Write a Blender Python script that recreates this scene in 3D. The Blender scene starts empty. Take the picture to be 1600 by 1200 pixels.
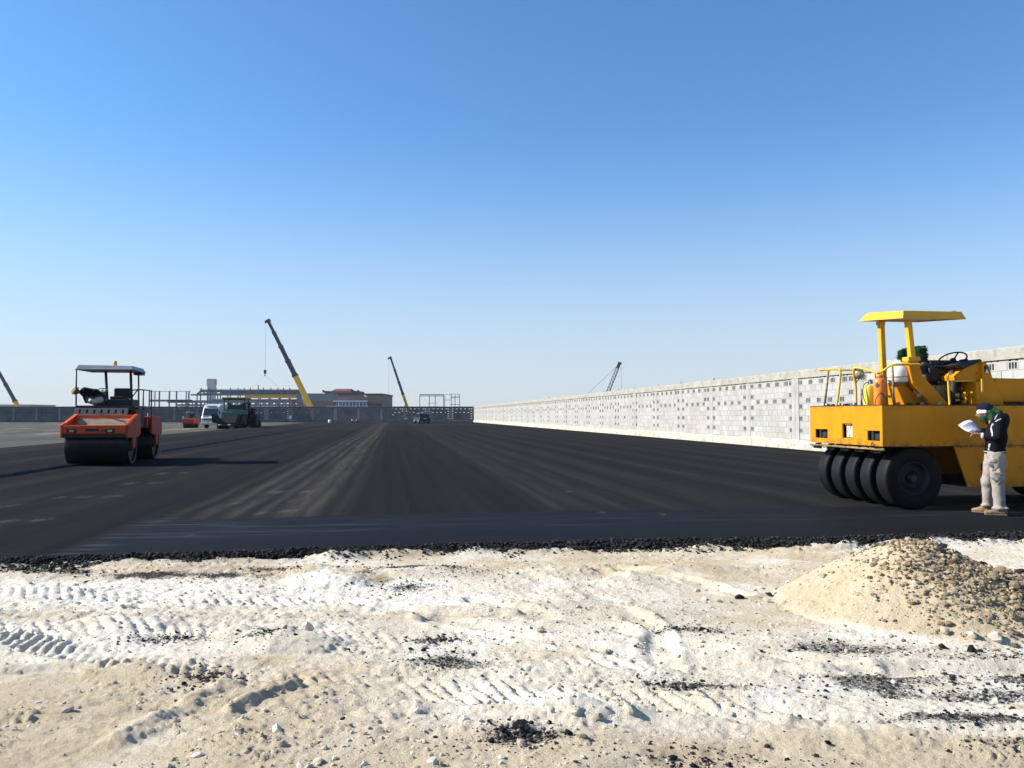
import bpy, bmesh, math, random
import numpy as np
from mathutils import Vector, Matrix, Euler

random.seed(7)
RNG = np.random.default_rng(11)
scene = bpy.context.scene
COL = scene.collection
PI = math.pi

# ------------------------------------------------------------------ camera, sky, sun, exposure
CAM_H = 1.53
cam_d = bpy.data.cameras.new('camera')
cam = bpy.data.objects.new('camera', cam_d)
COL.objects.link(cam)
cam_d.sensor_width = 36.0
cam_d.lens = 30.0
cam_d.clip_start = 0.1
cam_d.clip_end = 9000
cam.location = (0, 0, CAM_H)
cam.rotation_euler = (math.radians(90 + 2.105), 0, 0)
scene.camera = cam

SUN_EL = math.radians(33)
SUN_AZ = math.atan2(0.06, -1.0)            # direction towards the sun, on the ground plane
sun_dir = Vector((math.cos(SUN_EL) * math.cos(SUN_AZ), math.cos(SUN_EL) * math.sin(SUN_AZ), math.sin(SUN_EL)))
world = bpy.data.worlds.new('World')
scene.world = world
world.use_nodes = True
wn = world.node_tree
wn.nodes.clear()
w_out = wn.nodes.new('ShaderNodeOutputWorld')
w_bg = wn.nodes.new('ShaderNodeBackground')
w_sky = wn.nodes.new('ShaderNodeTexSky')
w_sky.sky_type = 'NISHITA'
w_sky.sun_disc = False
w_sky.sun_elevation = SUN_EL
w_sky.sun_rotation = math.atan2(sun_dir.x, sun_dir.y)
w_sky.altitude = 0
w_sky.air_density = 1.0
w_sky.dust_density = 0.5
w_sky.ozone_density = 3.0
w_bg.inputs['Strength'].default_value = 0.096
w_tint = wn.nodes.new('ShaderNodeMix'); w_tint.data_type = 'RGBA'; w_tint.blend_type = 'MULTIPLY'
w_tint.inputs[0].default_value = 1.0
w_tint.inputs[7].default_value = (0.58, 0.90, 1.12, 1)      # white balance of the picture's sky
wn.links.new(w_sky.outputs['Color'], w_tint.inputs[6])
# whitish dust low over the horizon, all the way round
w_tc = wn.nodes.new('ShaderNodeTexCoord'); w_sep = wn.nodes.new('ShaderNodeSeparateXYZ')
wn.links.new(w_tc.outputs['Generated'], w_sep.inputs[0])
w_rmp = wn.nodes.new('ShaderNodeMapRange'); w_rmp.interpolation_type = 'SMOOTHERSTEP'
w_rmp.inputs[1].default_value = -0.10; w_rmp.inputs[2].default_value = 0.36
w_rmp.inputs[3].default_value = 0.92; w_rmp.inputs[4].default_value = 0.0
wn.links.new(w_sep.outputs[2], w_rmp.inputs[0])
w_hz = wn.nodes.new('ShaderNodeMix'); w_hz.data_type = 'RGBA'
wn.links.new(w_rmp.outputs[0], w_hz.inputs[0]); wn.links.new(w_tint.outputs[2], w_hz.inputs[6])
w_hz.inputs[7].default_value = (4.1, 4.25, 4.7, 1)
wn.links.new(w_hz.outputs[2], w_bg.inputs['Color'])
wn.links.new(w_bg.outputs['Background'], w_out.inputs['Surface'])

sun_l = bpy.data.lights.new('sun', 'SUN')
sun_l.energy = 5.0
sun_l.angle = math.radians(0.55)
sun_l.color = (1.0, 0.955, 0.88)
sun = bpy.data.objects.new('sun', sun_l)
COL.objects.link(sun)
sun.location = (-30, 0, 40)
sun.rotation_euler = (-sun_dir).to_track_quat('-Z', 'Y').to_euler()

scene.view_settings.view_transform = 'Standard'
scene.view_settings.look = 'None'
scene.view_settings.exposure = 0.82
scene.view_settings.gamma = 1.0
scene.render.engine = 'CYCLES'
scene.cycles.use_denoising = True
scene.cycles.max_bounces = 6
scene.cycles.volume_bounces = 0
scene.cycles.transparent_max_bounces = 8

# ------------------------------------------------------------------ helpers
FPX = 1333.3
def at(px, py, d):
    """point of the place that lies at picture position px,py at depth d"""
    return Vector(((px - 800) / FPX * d, d, CAM_H + (649 - py) / FPX * d))

def tag(o, label=None, cat=None, group=None, kind=None):
    if label: o['label'] = label
    if cat: o['category'] = cat
    if group: o['group'] = group
    if kind: o['kind'] = kind
    return o

def empty(name, loc, rz=0.0, label=None, cat=None, group=None):
    o = bpy.data.objects.new(name, None)
    o.empty_display_size = 0.3
    COL.objects.link(o)
    o.location = loc
    o.rotation_euler = (0, 0, rz)
    return tag(o, label, cat, group)

def link(name, me, mat=None, parent=None):
    o = bpy.data.objects.new(name, me)
    COL.objects.link(o)
    if mat is not None and not me.materials:
        for m in (mat if isinstance(mat, (list, tuple)) else [mat]):
            me.materials.append(m)
    if parent is not None:
        o.parent = parent
    return o

def copy_tree(o, parent=None):
    c = o.copy()
    COL.objects.link(c)
    c.parent = parent
    for ch in list(o.children):
        copy_tree(ch, c)
    return c

def np_mesh(name, V, F, smooth=False):
    """V (n,3), F (m,k) arrays"""
    me = bpy.data.meshes.new(name)
    V = np.asarray(V, dtype=np.float32)
    F = np.asarray(F, dtype=np.int32)
    m, k = F.shape
    me.vertices.add(len(V))
    me.vertices.foreach_set('co', V.ravel())
    me.loops.add(m * k)
    me.loops.foreach_set('vertex_index', F.ravel())
    me.polygons.add(m)
    me.polygons.foreach_set('loop_start', np.arange(0, m * k, k, dtype=np.int32))
    me.polygons.foreach_set('use_smooth', np.full(m, smooth, dtype=bool))
    me.update(calc_edges=True)
    me.validate()
    return me

class MB:
    def __init__(self):
        self.v = []; self.f = []; self.mi = []; self.m = 0; self.sm = []; self.s = False
    def add(self, vs, fs):
        o = len(self.v)
        self.v += [tuple(p) for p in vs]
        for f in fs:
            self.f.append(tuple(o + i for i in f)); self.mi.append(self.m); self.sm.append(self.s)
        return self
    def box(self, x0, x1, y0, y1, z0, z1):
        return self.hexa([(x0,y0,z0),(x1,y0,z0),(x1,y1,z0),(x0,y1,z0),(x0,y0,z1),(x1,y0,z1),(x1,y1,z1),(x0,y1,z1)])
    def hexa(self, p):
        return self.add(p, [(3,2,1,0),(4,5,6,7),(0,1,5,4),(1,2,6,5),(2,3,7,6),(3,0,4,7)])
    def obox(self, c, size, rot=(0,0,0)):
        R = Euler(rot).to_matrix(); c = Vector(c)
        sx, sy, sz = [s / 2 for s in size]
        P = [(-sx,-sy,-sz),(sx,-sy,-sz),(sx,sy,-sz),(-sx,sy,-sz),(-sx,-sy,sz),(sx,-sy,sz),(sx,sy,sz),(-sx,sy,sz)]
        return self.hexa([tuple(c + R @ Vector(p)) for p in P])
    def bar(self, a, b, w, h=None, up=(0,0,1)):
        a = Vector(a); b = Vector(b); h = h or w
        d = (b - a).normalized(); u = Vector(up)
        if abs(d.dot(u)) > .98: u = Vector((1,0,0))
        s = d.cross(u).normalized() * w / 2; t = s.cross(d).normalized() * h / 2
        return self.hexa([a-s-t, a+s-t, b+s-t, b-s-t, a-s+t, a+s+t, b+s+t, b-s+t])
    def prism(self, poly, axis, a, b):
        """poly in the plane across axis ('x': (y,z), 'y': (x,z), 'z': (x,y)), extruded from a to b"""
        n = len(poly)
        def P(q, t):
            return (t,q[0],q[1]) if axis == 'x' else (q[0],t,q[1]) if axis == 'y' else (q[0],q[1],t)
        vs = [P(q, a) for q in poly] + [P(q, b) for q in poly]
        fs = [tuple(range(n))[::-1], tuple(range(n, 2*n))] + [(i, (i+1) % n, n+(i+1) % n, n+i) for i in range(n)]
        return self.add(vs, fs)
    def tube(self, pts, r, n=8, caps=True, flat=1.0):
        pts = [Vector(p) for p in pts]
        rs = list(r) if isinstance(r, (list, tuple)) else [r] * len(pts)
        ring = []; prev = None
        for i, p in enumerate(pts):
            d = (pts[min(i+1, len(pts)-1)] - pts[max(i-1, 0)]).normalized()
            if prev is None:
                u = Vector((0,0,1)) if abs(d.z) < .9 else Vector((1,0,0))
                s = d.cross(u).normalized()
            else:
                s = (prev - d * prev.dot(d)).normalized()
            prev = s; t = d.cross(s)
            ring.append([p + (s * math.cos(2*PI*k/n) + t * math.sin(2*PI*k/n) * flat) * rs[i] for k in range(n)])
        vs = [q for R in ring for q in R]; fs = []
        for i in range(len(pts) - 1):
            for k in range(n):
                fs.append((i*n+k, i*n+(k+1) % n, (i+1)*n+(k+1) % n, (i+1)*n+k))
        keep = self.s
        self.s = True; self.add(vs, fs)
        self.s = keep
        if caps:
            o = len(self.v) - len(vs)
            for f in (tuple(range(n))[::-1], tuple(range((len(pts)-1)*n, len(pts)*n))):
                self.f.append(tuple(o + i for i in f)); self.mi.append(self.m); self.sm.append(False)
        return self
    def lathe(self, prof, c, axis='z', n=24, close=False):
        """prof list of (r, t) along axis"""
        c = Vector(c); vs = []; fs = []
        for r, t in prof:
            for k in range(n):
                a = 2*PI*k/n; p, q = r*math.cos(a), r*math.sin(a)
                vs.append(c + (Vector((p,q,t)) if axis == 'z' else Vector((p,t,q)) if axis == 'y' else Vector((t,p,q))))
        m = len(prof)
        for i in range(m - 1 + (1 if close else 0)):
            j = (i + 1) % m
            for k in range(n):
                fs.append((i*n+k, i*n+(k+1) % n, j*n+(k+1) % n, j*n+k))
        keep = self.s; self.s = True; self.add(vs, fs); self.s = keep
        return self
    def disc(self, c, r, axis='y', n=24):
        c = Vector(c); vs = []
        for k in range(n):
            a = 2*PI*k/n; p, q = r*math.cos(a), r*math.sin(a)
            vs.append(c + (Vector((p,q,0)) if axis == 'z' else Vector((p,0,q)) if axis == 'y' else Vector((0,p,q))))
        return self.add(vs, [tuple(range(n))])
    def cyl(self, c, r, h, axis='z', n=20):
        """closed cylinder centred at c"""
        return self.lathe([(0.0001, -h/2), (r, -h/2), (r, h/2), (0.0001, h/2)], c, axis, n)
    def plate_holes(self, x0, x1, z0, z1, holes, y0, y1):
        """plate in the xz plane between y0 and y1 with rectangular holes (x0,x1,z0,z1)"""
        xs = sorted({x0, x1} | {h[0] for h in holes} | {h[1] for h in holes})
        zs = sorted({z0, z1} | {h[2] for h in holes} | {h[3] for h in holes})
        solid = {}
        for i in range(len(xs)-1):
            for j in range(len(zs)-1):
                cx, cz = (xs[i]+xs[i+1])/2, (zs[j]+zs[j+1])/2
                solid[i, j] = not any(h[0] < cx < h[1] and h[2] < cz < h[3] for h in holes)
        for (i, j), ok in solid.items():
            if not ok: continue
            a, b, c, d = xs[i], xs[i+1], zs[j], zs[j+1]
            self.add([(a,y0,c),(b,y0,c),(b,y0,d),(a,y0,d)], [(0,1,2,3)])
            self.add([(a,y1,c),(b,y1,c),(b,y1,d),(a,y1,d)], [(3,2,1,0)])
            for di, dj, q in ((-1,0,((a,c),(a,d))),(1,0,((b,d),(b,c))),(0,-1,((b,c),(a,c))),(0,1,((a,d),(b,d)))):
                if not solid.get((i+di, j+dj), False):
                    (p, r), (s, t) = q
                    self.add([(p,y0,r),(s,y0,t),(s,y1,t),(p,y1,r)], [(0,1,2,3)])
        return self
    def xf(self, M):
        self.v = [tuple(M @ Vector(p)) for p in self.v]
        return self
    def build(self, name, mat, parent=None, bevel=0.0, smooth=None, weld=False, seg=2):
        me = bpy.data.meshes.new(name)
        me.from_pydata(self.v, [], self.f)
        for m in (mat if isinstance(mat, (list, tuple)) else [mat]):
            me.materials.append(m)
        me.polygons.foreach_set('material_index', self.mi)
        me.polygons.foreach_set('use_smooth', self.sm if smooth is None else [smooth] * len(self.f))
        bm = bmesh.new(); bm.from_mesh(me)
        if weld: bmesh.ops.remove_doubles(bm, verts=bm.verts, dist=1e-4)
        bmesh.ops.recalc_face_normals(bm, faces=bm.faces)
        bm.to_mesh(me); bm.free()
        o = link(name, me, None, parent)
        if bevel:
            md = o.modifiers.new('bevel', 'BEVEL'); md.width = bevel; md.segments = seg
            md.limit_method = 'ANGLE'; md.angle_limit = math.radians(35); md.harden_normals = False
        return o

# ------------------------------------------------------------------ materials
def nmat(name):
    m = bpy.data.materials.new(name); m.use_nodes = True
    nt = m.node_tree; nt.nodes.clear()
    out = nt.nodes.new('ShaderNodeOutputMaterial'); b = nt.nodes.new('ShaderNodeBsdfPrincipled')
    nt.links.new(b.outputs[0], out.inputs[0])
    return m, nt, b
def N(nt, t, **kw):
    n = nt.nodes.new(t)
    for k, v in kw.items():
        if k in n.inputs: n.inputs[k].default_value = v
        else: setattr(n, k, v)
    return n
def rgba(c): return (c[0], c[1], c[2], 1.0)
def coords(nt, scale=(1,1,1), kind='Object'):
    tc = N(nt, 'ShaderNodeTexCoord'); mp = N(nt, 'ShaderNodeMapping')
    mp.inputs['Scale'].default_value = scale
    nt.links.new(tc.outputs[kind], mp.inputs['Vector'])
    return mp.outputs['Vector']
def noise(nt, vec, scale, detail=4, rough=.6, lo=.4, hi=.6):
    n = N(nt, 'ShaderNodeTexNoise'); n.inputs['Scale'].default_value = scale
    n.inputs['Detail'].default_value = detail; n.inputs['Roughness'].default_value = rough
    nt.links.new(vec, n.inputs['Vector'])
    r = N(nt, 'ShaderNodeMapRange'); r.inputs[1].default_value = lo; r.inputs[2].default_value = hi
    nt.links.new(n.outputs['Fac'], r.inputs[0])
    return r.outputs[0]
def mix(nt, fac, a, b):
    x = N(nt, 'ShaderNodeMix'); x.data_type = 'RGBA'
    if isinstance(fac, float): x.inputs[0].default_value = fac
    else: nt.links.new(fac, x.inputs[0])
    for s, v in ((6, a), (7, b)):
        if isinstance(v, tuple): x.inputs[s].default_value = rgba(v)
        else: nt.links.new(v, x.inputs[s])
    return x.outputs[2]
def mth(nt, op, a, b=None, c=None):
    n = N(nt, 'ShaderNodeMath'); n.operation = op
    for i, v in enumerate((a, b, c)):
        if v is None: continue
        if isinstance(v, (int, float)): n.inputs[i].default_value = v
        else: nt.links.new(v, n.inputs[i])
    return n.outputs[0]
def attr(nt, name):
    a = N(nt, 'ShaderNodeAttribute'); a.attribute_name = name
    return a.outputs['Fac']
def bump(nt, b, h, strength=.3, dist=.02):
    n = N(nt, 'ShaderNodeBump'); n.inputs['Strength'].default_value = strength; n.inputs['Distance'].default_value = dist
    nt.links.new(h, n.inputs['Height']); nt.links.new(n.outputs[0], b.inputs['Normal'])

def plain(name, col, rough=.6, metal=0.0, var=.25, scale=3.0, dirt=None, dirt_amt=.0, dscale=6.0, bmp=0.0, spec=.5):
    """colour with uneven fading, optional dirt blotches and a little relief"""
    m, nt, b = nmat(name)
    vec = coords(nt)
    f = noise(nt, vec, scale, 5, .6, .3, .7)
    dark = tuple(c * (1 - var) for c in col)
    c = mix(nt, f, dark, tuple(min(1, k * (1 + var * .35)) for k in col))
    if dirt:
        d = noise(nt, vec, dscale, 8, .7, .62 - dirt_amt * .25, .70 - dirt_amt * .15)
        c = mix(nt, d, c, dirt)
    nt.links.new(c, b.inputs['Base Color'])
    rr = noise(nt, vec, scale * 3, 3, .6, .2, .8)
    r2 = N(nt, 'ShaderNodeMapRange'); r2.inputs[3].default_value = max(.05, rough - .1); r2.inputs[4].default_value = min(1, rough + .12)
    nt.links.new(rr, r2.inputs[0]); nt.links.new(r2.outputs[0], b.inputs['Roughness'])
    b.inputs['Metallic'].default_value = metal
    b.inputs['Specular IOR Level'].default_value = spec
    if bmp: bump(nt, b, noise(nt, vec, scale * 8, 5, .65, 0, 1), bmp, .01)
    return m

M = {}
def body_paint():
    """machine yellow: faded, specked, grimy along its lower edge and streaked by rain"""
    m, nt, b = nmat('roller_yellow_paint')
    vec = coords(nt)
    c = mix(nt, noise(nt, vec, 1.6, 5, .6, .3, .7), (.52, .19, .003), (.64, .25, .004))
    st = noise(nt, coords(nt, (7, 7, .7)), 1.0, 5, .65, .52, .75)
    c = mix(nt, mth(nt, 'MULTIPLY', st, .45), c, (.42, .16, .012))
    sp = noise(nt, vec, 19, 6, .6, .66, .70)
    c = mix(nt, sp, c, (.09, .045, .02))
    sx = N(nt, 'ShaderNodeSeparateXYZ'); tc = N(nt, 'ShaderNodeTexCoord'); nt.links.new(tc.outputs['Object'], sx.inputs[0])
    for lo, hi, amt in ((1.17, 1.03, .75), (.52, .36, .6), (1.62, 1.70, .5)):
        z = N(nt, 'ShaderNodeMapRange'); z.inputs[1].default_value = lo; z.inputs[2].default_value = hi
        nt.links.new(sx.outputs[2], z.inputs[0])
        if hi < 1.0 or hi == 1.03:
            lim = N(nt, 'ShaderNodeMapRange'); lim.inputs[1].default_value = hi - .05; lim.inputs[2].default_value = hi - .02
            nt.links.new(sx.outputs[2], lim.inputs[0]); zz = mth(nt, 'MULTIPLY', z.outputs[0], lim.outputs[0])
        else:
            lim = N(nt, 'ShaderNodeMapRange'); lim.inputs[1].default_value = 1.72; lim.inputs[2].default_value = 1.70
            nt.links.new(sx.outputs[2], lim.inputs[0]); zz = mth(nt, 'MULTIPLY', z.outputs[0], lim.outputs[0])
        g = mth(nt, 'MULTIPLY', zz, noise(nt, coords(nt, (1, 1, .6)), 6.5, 7, .7, .46, .56))
        c = mix(nt, mth(nt, 'MULTIPLY', g, amt), c, (.10, .05, .025))
    nt.links.new(c, b.inputs['Base Color']); b.inputs['Roughness'].default_value = .5; b.inputs['Specular IOR Level'].default_value = .2
    bump(nt, b, noise(nt, vec, 5, 4, .6, 0, 1), .12, .02)
    return m
M['yellow'] = body_paint()
M['yellow_trim'] = plain('trim_yellow_paint', (.66, .37, .02), .45, 0, .2, 5, (.14, .08, .03), .1, 18.0, .05)
M['yellow_pole'] = plain('canopy_yellow_paint', (.66, .345, .012), .45, 0, .15, 3, (.25, .12, .03), .05, 12.0, .03)
M['rubber'] = plain('smooth_rubber', (.007, .007, .008), .65, 0, .35, 4, (.018, .017, .016), .12, 5.0, .05, .18)
M['rim'] = plain('dark_rim', (.010, .010, .011), .6, .1, .3, 6)
M['black'] = plain('black_metal', (.018, .018, .019), .55, .1, .3, 8, (.05, .042, .035), .2, 10)
M['blackfab'] = plain('black_vinyl', (.016, .016, .018), .65, 0, .3, 8)
M['deck'] = plain('oily_deck', (.05, .035, .022), .7, .1, .5, 6, (.015, .013, .012), .4, 8, .1)
M['steel'] = plain('bare_steel', (.32, .31, .29), .45, .6, .3, 8, (.1, .08, .06), .3, 10)
M['wornpost'] = plain('worn_rail', (.30, .21, .08), .6, .2, .5, 12, (.08, .06, .05), .5, 18)
M['white_tank'] = plain('white_plastic_can', (.70, .68, .60), .45, 0, .12, 6, (.35, .3, .22), .25, 8)
M['orange_cyl'] = plain('orange_cylinder', (.78, .21, .02), .42, 0, .15, 6, (.25, .1, .04), .2, 10)
M['yellow_cyl'] = plain('yellow_green_cylinder', (.68, .56, .06), .42, 0, .15, 6, (.3, .22, .06), .2, 10)
M['hazard'] = plain('dark_hazard_print', (.12, .04, .02), .6)
M['green_pile'] = plain('green_fuzzy_pile', (.018, .075, .022), .95, 0, .6, 14, spec=.1)
M['glassy'] = plain('lamp_glass', (.42, .40, .30), .2, .3, .2, 6)
M['plate'] = plain('worn_white_plate', (.62, .60, .50), .6, 0, .3, 30, (.10, .09, .07), .55, 26)
M['redor'] = plain('roller_orange_paint', (.74, .095, .018), .45, 0, .2, 2.5, (.2, .05, .02), .1, 9, .03, .25)
M['redside'] = plain('roller_side_red', (.44, .045, .018), .55, 0, .25, 3, (.12, .04, .02), .3, 7, spec=.2)
M['dusty'] = plain('dusty_cover', (.36, .27, .17), .85, 0, .3, 5)
M['drum'] = plain('wet_steel_drum', (.009, .013, .013), .5, 0, .3, 1.6, (.005, .006, .006), .4, 3, spec=.25)
M['greytop'] = plain('grey_canopy', (.30, .32, .34), .5, 0, .15, 4)
M['amber'] = plain('amber_beacon', (.80, .33, .02), .3)
M['grille'] = plain('grey_tan_grille', (.34, .31, .24), .65, 0, .2, 6)
M['teal'] = plain('paver_teal_paint', (.012, .15, .14), .4, 0, .2, 2, (.03, .06, .05), .2, 4)
M['paint_white'] = plain('white_vehicle_paint', (.46, .49, .52), .32, 0, .1, 2)
M['silver'] = plain('silver_vehicle_paint', (.34, .37, .40), .35, .3, .1, 2)
M['carblack'] = plain('dark_car_paint', (.030, .034, .042), .25, .1, .1, 2)
M['carside'] = plain('grey_car_paint', (.07, .07, .08), .3, .3, .1, 2)
M['glass'] = plain('dark_glass', (.012, .018, .022), .08, 0, .1, 2, spec=.8)
M['tail'] = plain('red_lens', (.35, .02, .02), .25)
M['crane_yellow'] = plain('crane_yellow', (.72, .42, .02), .45, 0, .12, .8)
M['crane_dark'] = plain('crane_dark_grey', (.045, .05, .058), .5, .1, .2, .8)
M['cable'] = plain('steel_cable', (.16, .16, .17), .6, .2)
M['steelwork'] = plain('grey_steelwork', (.13, .15, .18), .6, .1, .2, .5)
M['steelpale'] = plain('pale_steelwork', (.26, .28, .30), .6, .1, .2, .5)
M['orange_band'] = plain('orange_safety_netting', (.55, .28, .05), .8)
M['tan'] = plain('tan_cladding', (.17, .13, .11), .8, 0, .15, .15)
M['bluegrey'] = plain('blue_grey_cladding', (.13, .17, .195), .7, 0, .15, .15)
M['dkparapet'] = plain('dark_parapet', (.06, .06, .065), .8, 0, .2, .2)
M['redroof'] = plain('dark_red_roof', (.15, .045, .042), .7, 0, .2, .3)
M['whitetrim'] = plain('white_trim', (.75, .76, .78), .6, 0, .08, .3)
M['winblue'] = plain('blue_window', (.05, .13, .24), .15, 0, .2, .3)
M['tower'] = plain('pale_tower', (.34, .35, .37), .85, 0, .15, .1)
M['concrete'] = plain('grey_concrete', (.36, .35, .325), .92, 0, .22, .9, (.29, .275, .245), .4, 1.9, .3, .2)
M['beamcon'] = plain('beam_concrete', (.36, .335, .285), .92, 0, .25, 1.1, (.24, .225, .195), .5, 2.6, .35, .2)
M['plinth'] = plain('cream_plinth_render', (.50, .455, .365), .95, 0, .28, .9, (.29, .265, .22), .5, 2.2, .5, .1)
M['mortar'] = plain('mortar', (.36, .345, .32), .95, 0, .2, 3)
M['skin'] = plain('skin_tone', (.23, .115, .07), .55, 0, .15, 12)
M['khaki'] = plain('khaki_cloth', (.32, .285, .25), .9, 0, .2, 9, (.21, .185, .16), .25, 12, .2, .15)
M['jacket'] = plain('black_jacket_cloth', (.0055, .006, .009), .85, 0, .3, 14, bmp=.2, spec=.12)
M['white_cloth'] = plain('white_cloth', (.78, .78, .78), .85, 0, .08, 10)
M['navy'] = plain('navy_knit', (.008, .012, .028), .95, 0, .3, 30, bmp=.3, spec=.15)
M['green_scarf'] = plain('green_scarf_cloth', (.022, .060, .020), .95, 0, .4, 24, bmp=.3, spec=.15)
M['suede'] = plain('dusty_tan_suede', (.24, .16, .09), .9, 0, .25, 14, (.36, .29, .21), .3, 20, .2, .15)
M['sole'] = plain('shoe_sole', (.20, .15, .10), .9)
M['straw'] = plain('straw_hat', (.55, .42, .18), .9)
M['grey_cloth'] = plain('pale_grey_cloth', (.42, .42, .41), .9, 0, .2, 9)
M['darkgreen'] = plain('dark_green_cloth', (.02, .035, .025), .9)
M['grey_hose'] = plain('grey_hose', (.25, .25, .25), .6)
M['rebar'] = plain('rusty_rebar', (.07, .045, .035), .8)
M['bluebag'] = plain('blue_plastic', (.02, .12, .5), .5)
def paper_mat():
    m, nt, b = nmat('printed_paper')
    vec = coords(nt)
    l = noise(nt, coords(nt, (30, 30, 260)), 1.0, 2, .5, .52, .56)
    area = noise(nt, vec, 14, 2, .5, .45, .55)
    c = mix(nt, mth(nt, 'MULTIPLY', l, area), (.82, .83, .86), (.35, .36, .45))
    nt.links.new(c, b.inputs['Base Color']); b.inputs['Roughness'].default_value = .8
    return m
M['paper'] = paper_mat()

# ------------------------------------------------------------------ numpy noise
_T = np.random.default_rng(3).random((256, 256)).astype(np.float32)
def vn(x, y, s=0):
    x = np.asarray(x, dtype=np.float64) + s * 17.31; y = np.asarray(y, dtype=np.float64) + s * 31.77
    xi = np.floor(x).astype(int); yi = np.floor(y).astype(int)
    fx = x - xi; fy = y - yi
    fx = fx*fx*(3-2*fx); fy = fy*fy*(3-2*fy)
    a = _T[xi & 255, yi & 255]; b = _T[(xi+1) & 255, yi & 255]; c = _T[xi & 255, (yi+1) & 255]; d = _T[(xi+1) & 255, (yi+1) & 255]
    return (a*(1-fx)+b*fx)*(1-fy) + (c*(1-fx)+d*fx)*fy
def fbm(x, y, f, octs=4, gain=.5, s=0):
    t = 0; a = 1; n = 0
    for i in range(octs):
        t = t + a * (vn(x*f, y*f, s+i) - .5); n += a; a *= gain; f *= 2.03
    return t / n * 2
def sst(x, a, b):
    t = np.clip((x - a) / (b - a), 0, 1); return t*t*(3-2*t)

# the lot is laid out along the long wall: u runs along it, v across
YAW = math.atan(0.139)
DU = np.array([-math.sin(YAW), math.cos(YAW)]); DV = np.array([math.cos(YAW), math.sin(YAW)])
def vu(X, Y): return X*DV[0] + Y*DV[1], X*DU[0] + Y*DU[1]
def edge_u(v):
    """where the new asphalt stops, along v"""
    return 10.18 + .025*v + .10*np.sin(v*.55+1) + .10*fbm(v, v*0, .9, 3, .6, 5) + .05*fbm(v, v*0, 4, 3, .6, 9)

# ------------------------------------------------------------------ sandy foreground
def ground_mats():
    m, nt, b = nmat('white_and_beige_sand')
    vec = coords(nt)
    big = noise(nt, vec, .9, 5, .6, .35, .65)
    mid = noise(nt, vec, 6, 6, .65, .3, .7)
    fine = noise(nt, vec, 60, 5, .7, .25, .75)
    c = mix(nt, big, (.56, .44, .285), (.66, .54, .375))
    c = mix(nt, mth(nt, 'MULTIPLY', mid, .45), c, (.70, .595, .43))
    wm = mth(nt, 'MULTIPLY', attr(nt, 'white'), noise(nt, vec, 5, 7, .7, .26, .46))
    c = mix(nt, wm, c, (.92, .86, .745))
    ym = mth(nt, 'MULTIPLY', attr(nt, 'ochre'), noise(nt, vec, 7, 5, .6, .3, .6))
    c = mix(nt, ym, c, (.58, .435, .22))
    c = mix(nt, mth(nt, 'MULTIPLY', mth(nt, 'SUBTRACT', 1.0, fine), .34), c, (.30, .24, .165))
    sp = noise(nt, vec, 58, 6, .78, 0, 1)
    dk = mth(nt, 'ADD', attr(nt, 'dark'), mth(nt, 'MULTIPLY', mth(nt, 'SUBTRACT', sp, .5), 2.0))
    r = N(nt, 'ShaderNodeMapRange'); r.inputs[1].default_value = .36; r.inputs[2].default_value = .70
    nt.links.new(dk, r.inputs[0])
    has = N(nt, 'ShaderNodeMapRange'); has.inputs[1].default_value = .03; has.inputs[2].default_value = .22
    nt.links.new(attr(nt, 'dark'), has.inputs[0])
    c = mix(nt, mth(nt, 'MULTIPLY', r.outputs[0], has.outputs[0]), c, (.042, .040, .038))
    grit = noise(nt, vec, 170, 3, .6, .60, .70)
    c = mix(nt, mth(nt, 'MULTIPLY', mth(nt, 'MULTIPLY', grit, noise(nt, vec, 3.0, 4, .6, .40, .62)), .55), c, (.17, .135, .095))
    nt.links.new(c, b.inputs['Base Color'])
    b.inputs['Roughness'].default_value = .95; b.inputs['Specular IOR Level'].default_value = .1
    h = mth(nt, 'ADD', noise(nt, vec, 42, 7, .75, 0, 1), mth(nt, 'MULTIPLY', noise(nt, vec, 160, 4, .7, 0, 1), .4))
    bump(nt, b, h, 1.0, .022)
    return m
M['sand'] = ground_mats()

TRACKS = [  # tyre tracks pressed into the sand: polyline, half width, lug pitch, depth
    ([(-6.2, 7.1), (-3.87, 6.45), (-2.42, 5.7), (-1.43, 5.28), (-.69, 5.09), (.37, 4.92), (1.6, 4.8), (4.2, 4.95)], .19, .105, .040),
    ([(-7.5, 8.5), (-4.8, 8.0), (-2.3, 7.55), (-1.2, 7.45), (.4, 7.7)], .20, .12, .030),
    ([(-5.5, 6.6), (-2.7, 6.65), (-.9, 6.25), (.6, 5.7), (2.6, 5.35), (5, 5.5)], .19, .12, .026),
    ([(.5, 9.1), (1.7, 9.2), (3.1, 9.6), (6.5, 10.1)], .22, .13, .016),
    ([(-4.2, 3.2), (-2.9, 4.1), (-1.9, 5.0)], .22, .13, .018),
    ([(-3.4, 3.0), (-2.2, 3.9), (-1.0, 4.75)], .2, .13, .012),
    ([(-.2, 3.2), (-.15, 4.0), (.05, 4.6)], .2, .14, .010),
    ([(-.75, 5.6), (-.2, 6.6), (.1, 8.2)], .2, .12, .014),
]
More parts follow.
